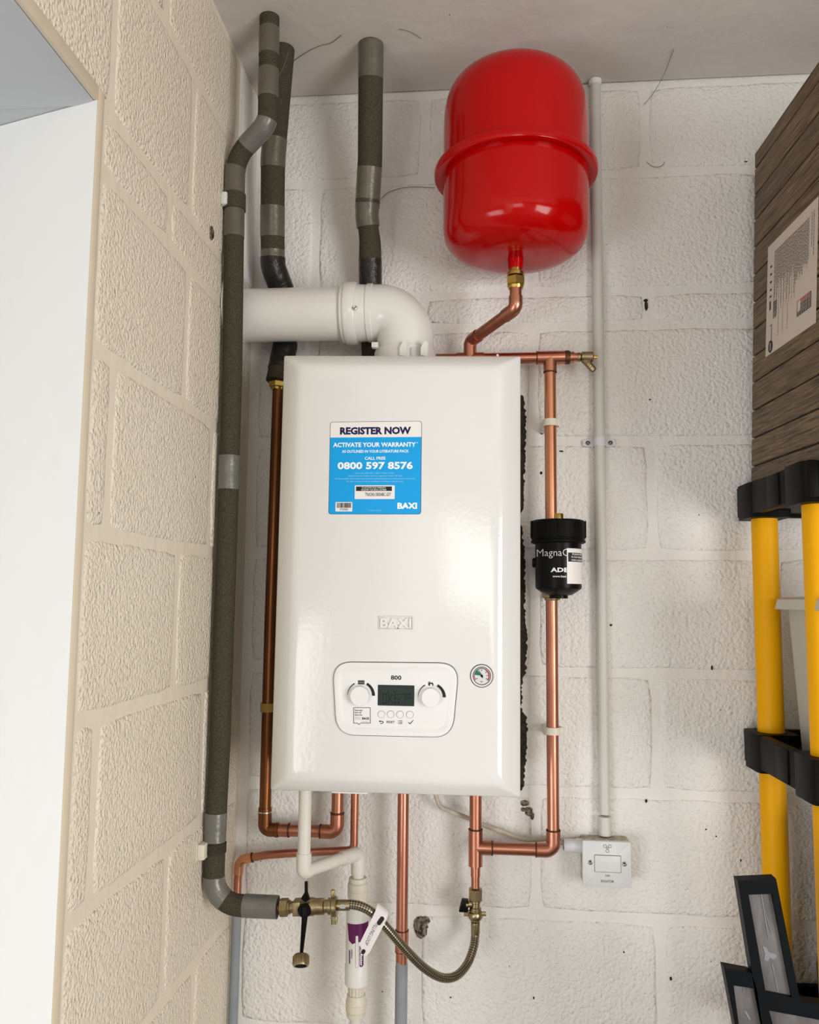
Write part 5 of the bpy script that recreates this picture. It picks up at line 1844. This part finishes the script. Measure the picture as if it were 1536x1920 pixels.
for nm, mm, rows_ in (('colour_dots', M['crimson'], (0,)), ('dark_dots', M['ink'], (1, 2, 3))):
    mb = MB()
    for r_ in rows_:
        for cix in range(8):
            if cix < 2 and r_ < 3: continue
            c_ = lp_(u0 + 0.028 + cix * 0.029, w0 + 0.022 + r_ * 0.029, 0.0009)
            mb.quad([c_ + Vector((0, 0.0022 * math.cos(2 * PI * k / 8), 0.0038 * math.sin(2 * PI * k / 8))) for k in range(8)])
    dts = loc_build(mb, nm, mm, lb, BM_, smooth=False)
    dts['kind'] = 'stuff'

# translucent tub with lid on the middle shelf
tx0, tx1 = 0.527, 0.86
ty0, ty1 = -0.315, -0.135
tzb = 1.151
tub = thing('storage_tub', ((tx0 + tx1) / 2, (ty0 + ty1) / 2, tzb), 'cloudy plastic storage tub with a lid on the middle shelf', 'storage box')
ztt = at(1476, 1140, -0.14).z
mb = MB()
lo_ = []
for z_, dx_ in ((tzb, 0.0), (tzb + 0.004, -0.003), (ztt, -0.0165)):
    p = roundpoly([(tx0 + dx_, ty0 - abs(dx_) if z_ > tzb else ty0), (tx1 - dx_, ty0 - abs(dx_) if z_ > tzb else ty0), (tx1 - dx_, ty1 + abs(dx_) * 0.2), (tx0 + dx_, ty1 + abs(dx_) * 0.2)], 0.014, 4)
    lo_.append([(a, b, z_) for a, b in p])
mb.rings(lo_, True, True, False)
mb.build('body', M['tub'], tub)
zl0, zl1 = at(1452, 1142, -0.125).z, at(1452, 1120, -0.125).z
xl0 = at(1449, 1130, -0.125).x
mb = MB()
lo_ = []
for z_, i_ in ((zl0, 0.0), (zl1 - 0.004, 0.003), (zl1, 0.008)):
    p = roundpoly([(xl0 + i_, ty0 - 0.03 + i_), (tx1 + 0.03 - i_, ty0 - 0.03 + i_), (tx1 + 0.03 - i_, ty1 + 0.012 - i_), (xl0 + i_, ty1 + 0.012 - i_)], 0.016, 4)
    lo_.append([(a, b, z_) for a, b in p])
mb.rings(lo_, True, True, True)
mb.build('lid', M['tub_lid'], tub)

# black bag on the bottom shelf
bg = thing('black_bag', (0.62, -0.18, 0.712), 'black holdall slumped on the lower shelf behind the picture frame', 'bag')
mb = MB()
lo_ = []
rnd = random.Random(4)
for z_, sx_, sy_, ox in ((0.711, 0.075, 0.075, 0.0), (0.73, 0.085, 0.09, 0.0), (0.80, 0.088, 0.092, 0.0), (0.88, 0.082, 0.090, 0.004), (0.96, 0.074, 0.08, 0.008), (1.02, 0.07, 0.07, 0.012), (1.06, 0.055, 0.05, 0.016), (1.075, 0.03, 0.03, 0.02)):
    lo_.append([(0.625 + ox + sx_ * math.copysign(abs(math.cos(a)) ** 0.7, math.cos(a)), -0.17 + sy_ * math.copysign(abs(math.sin(a)) ** 0.7, math.sin(a)), z_) for a in [2 * PI * k / 24 for k in range(24)]])
mb.rings(lo_, True, True, True)
mb.build('body', M['bag'], bg)
hpth = catmull([(0.585, -0.265, 0.85), (0.578, -0.268, 0.95), (0.59, -0.26, 1.04), (0.62, -0.235, 1.068)], 8)
MB().tube(hpth, 0.005, 10).build('strap', M['black_m'], bg)

# ------------------------------------------------------------------ collage picture frame leaning at the right
yfr = -0.425
fr = thing('picture_frame', (0.47, yfr, 0.0), 'black collage picture frame with grey pictures leaning at the lower right', 'picture frame')
hk = lambda a, b: (1300 + a / 4.085, 1450 + b / 4.085)


def fpt(a, b, Y=yfr): return at(*hk(a, b), Y)


D_up = (fpt(340, 820) - fpt(455, 1525)).normalized()           # long direction of the tilted strips
D_rt = Vector((D_up.z, 0, -D_up.x))


def cell(name, corners, pics, thick=0.020, extend=None):
    """black moulding (outer outline minus the opening) + print set back inside"""
    o = [(p.x, p.z) for p in corners]
    i = [(p.x, p.z) for p in pics]
    k_ = len(o)
    v_ = []
    for poly, y_ in ((o, yfr), (i, yfr), (i, yfr + 0.007), (o, yfr + thick)):
        v_ += [(a, y_, b) for a, b in poly]
    f_ = []
    for s_ in (0, 1):
        for j in range(k_):
            jj = (j + 1) % k_
            f_.append((s_ * k_ + j, s_ * k_ + jj, (s_ + 1) * k_ + jj, (s_ + 1) * k_ + j))
    for j in range(k_):
        jj = (j + 1) % k_
        f_.append((j, 3 * k_ + j, 3 * k_ + jj, jj))
    f_.append(tuple(range(3 * k_, 4 * k_)))
    m_ = MB().add(v_, f_).build(name, M['frame'], fr, False)
    MB().quad([(a, yfr + 0.006, b) for a, b in i]).build('print', M['photo'], m_, False)
    return m_


c1 = [fpt(340, 822), fpt(636, 808), fpt(822, 1752), fpt(478, 1692)]
p1_ = [fpt(425, 930), fpt(605, 924), fpt(756, 1716), fpt(556, 1676)]
m1 = cell('moulding', c1, p1_)
c2_ = [fpt(237, 1490), fpt(448, 1530), fpt(478, 1692), fpt(560, 2120), fpt(345, 2060)]
p2_ = [fpt(310, 1625), fpt(487, 1652), fpt(497, 1720), fpt(545, 2040), fpt(360, 2000)]
m2 = cell('moulding', c2_, p2_)
c3 = [fpt(478, 1692), fpt(822, 1752), fpt(1250, 1800), fpt(1320, 2200), fpt(560, 2120)]
p3_ = [fpt(582, 1818), fpt(760, 1850), fpt(1180, 1930), fpt(1230, 2120), fpt(640, 2030)]
m3 = cell('moulding', c3, p3_)
# lower strips carry the frame down to the floor
a, b = fpt(345, 2060), fpt(1320, 2200)
c4 = [a, b, Vector((b.x + 0.10, 0, 0.0)), Vector((a.x + 0.10, 0, 0.0))]
p4 = [a + Vector((0.04, 0, -0.06)), b + Vector((-0.03, 0, -0.04)), Vector((b.x + 0.06, 0, 0.05)), Vector((a.x + 0.14, 0, 0.05))]
cell('moulding', c4, p4)


def sliver(pts, material, name, par):
    MB().quad([(p.x, yfr + 0.0052, p.z) for p in pts]).build(name, material, par, False)


sliver([fpt(526, 930), fpt(535, 930), fpt(594, 1280), fpt(585, 1285)], M['photo_l'], 'pale_line', m1)
sliver([fpt(612, 1470), fpt(621, 1470), fpt(666, 1690), fpt(656, 1692)], M['photo_l'], 'pale_line', m1)
sliver([fpt(540, 1335), fpt(572, 1342), fpt(590, 1378), fpt(640, 1392), fpt(655, 1420), fpt(622, 1440), fpt(598, 1425), fpt(585, 1452), fpt(552, 1440), fpt(560, 1392)], M['photo_l'], 'pale_shape', m1)
sliver([fpt(566, 1100), fpt(573, 1100), fpt(618, 1245), fpt(610, 1245)], M['photo_l'], 'pale_line', m1)
sliver([fpt(388, 1640), fpt(394, 1641), fpt(400, 1690), fpt(394, 1690)], M['photo_l'], 'pale_line', m2)
sliver([fpt(395, 1830), fpt(420, 1840), fpt(450, 1900), fpt(440, 1905)], M['photo_l'], 'pale_line', m2)

# ------------------------------------------------------------------ cobwebs


def web(name, pts, label, r_=0.0004):
    o = MB().tube(dense(catmull(pts, 6), 0.006), r_, 5).build(name, M['web'])
    return tag(o, label, 'cobweb')


def atz(px, py, Z=CEIL - 0.001):
    r_ = ray(px, py)
    return CAM + r_ * ((Z - CAM.z) / r_.z)


web('cobweb', [atz(545, 118), atz(575, 98), atz(600, 86), atz(622, 80), atz(640, 66)], 'long cobweb strand on the ceiling beside the left lagged pipes', 0.0006)
web('cobweb', [at(1263, 93, -0.1), at(1245, 140, -0.03), at(1225, 175, -0.005), at(1207, 197, -0.004)], 'cobweb strand from the ceiling to the wall right of the conduit', 0.0005)
web('cobweb', [at(714, 374, -0.004), at(730, 360, -0.004), at(765, 351, -0.004), at(815, 352, -0.004)], 'cobweb strand on the wall between third lagged pipe and red vessel', 0.0006)
web('cobweb', [at(541, 98, -0.2), at(532, 125, -0.22), at(522, 145, -0.23), at(515, 156, -0.24)], 'cobweb strand across the two lagged pipes near the ceiling', 0.0005)
web('cobweb', [at(1212, 303, -0.004), at(1225, 313, -0.004), at(1240, 312, -0.004), at(1246, 304, -0.004)], 'curled dark hair on the wall right of the red vessel', 0.0006)
web('cobweb', [atz(748, 54), atz(770, 60), atz(790, 72)], 'short cobweb strand on the ceiling left of the red vessel', 0.0004)
bpy.context.view_layer.update()
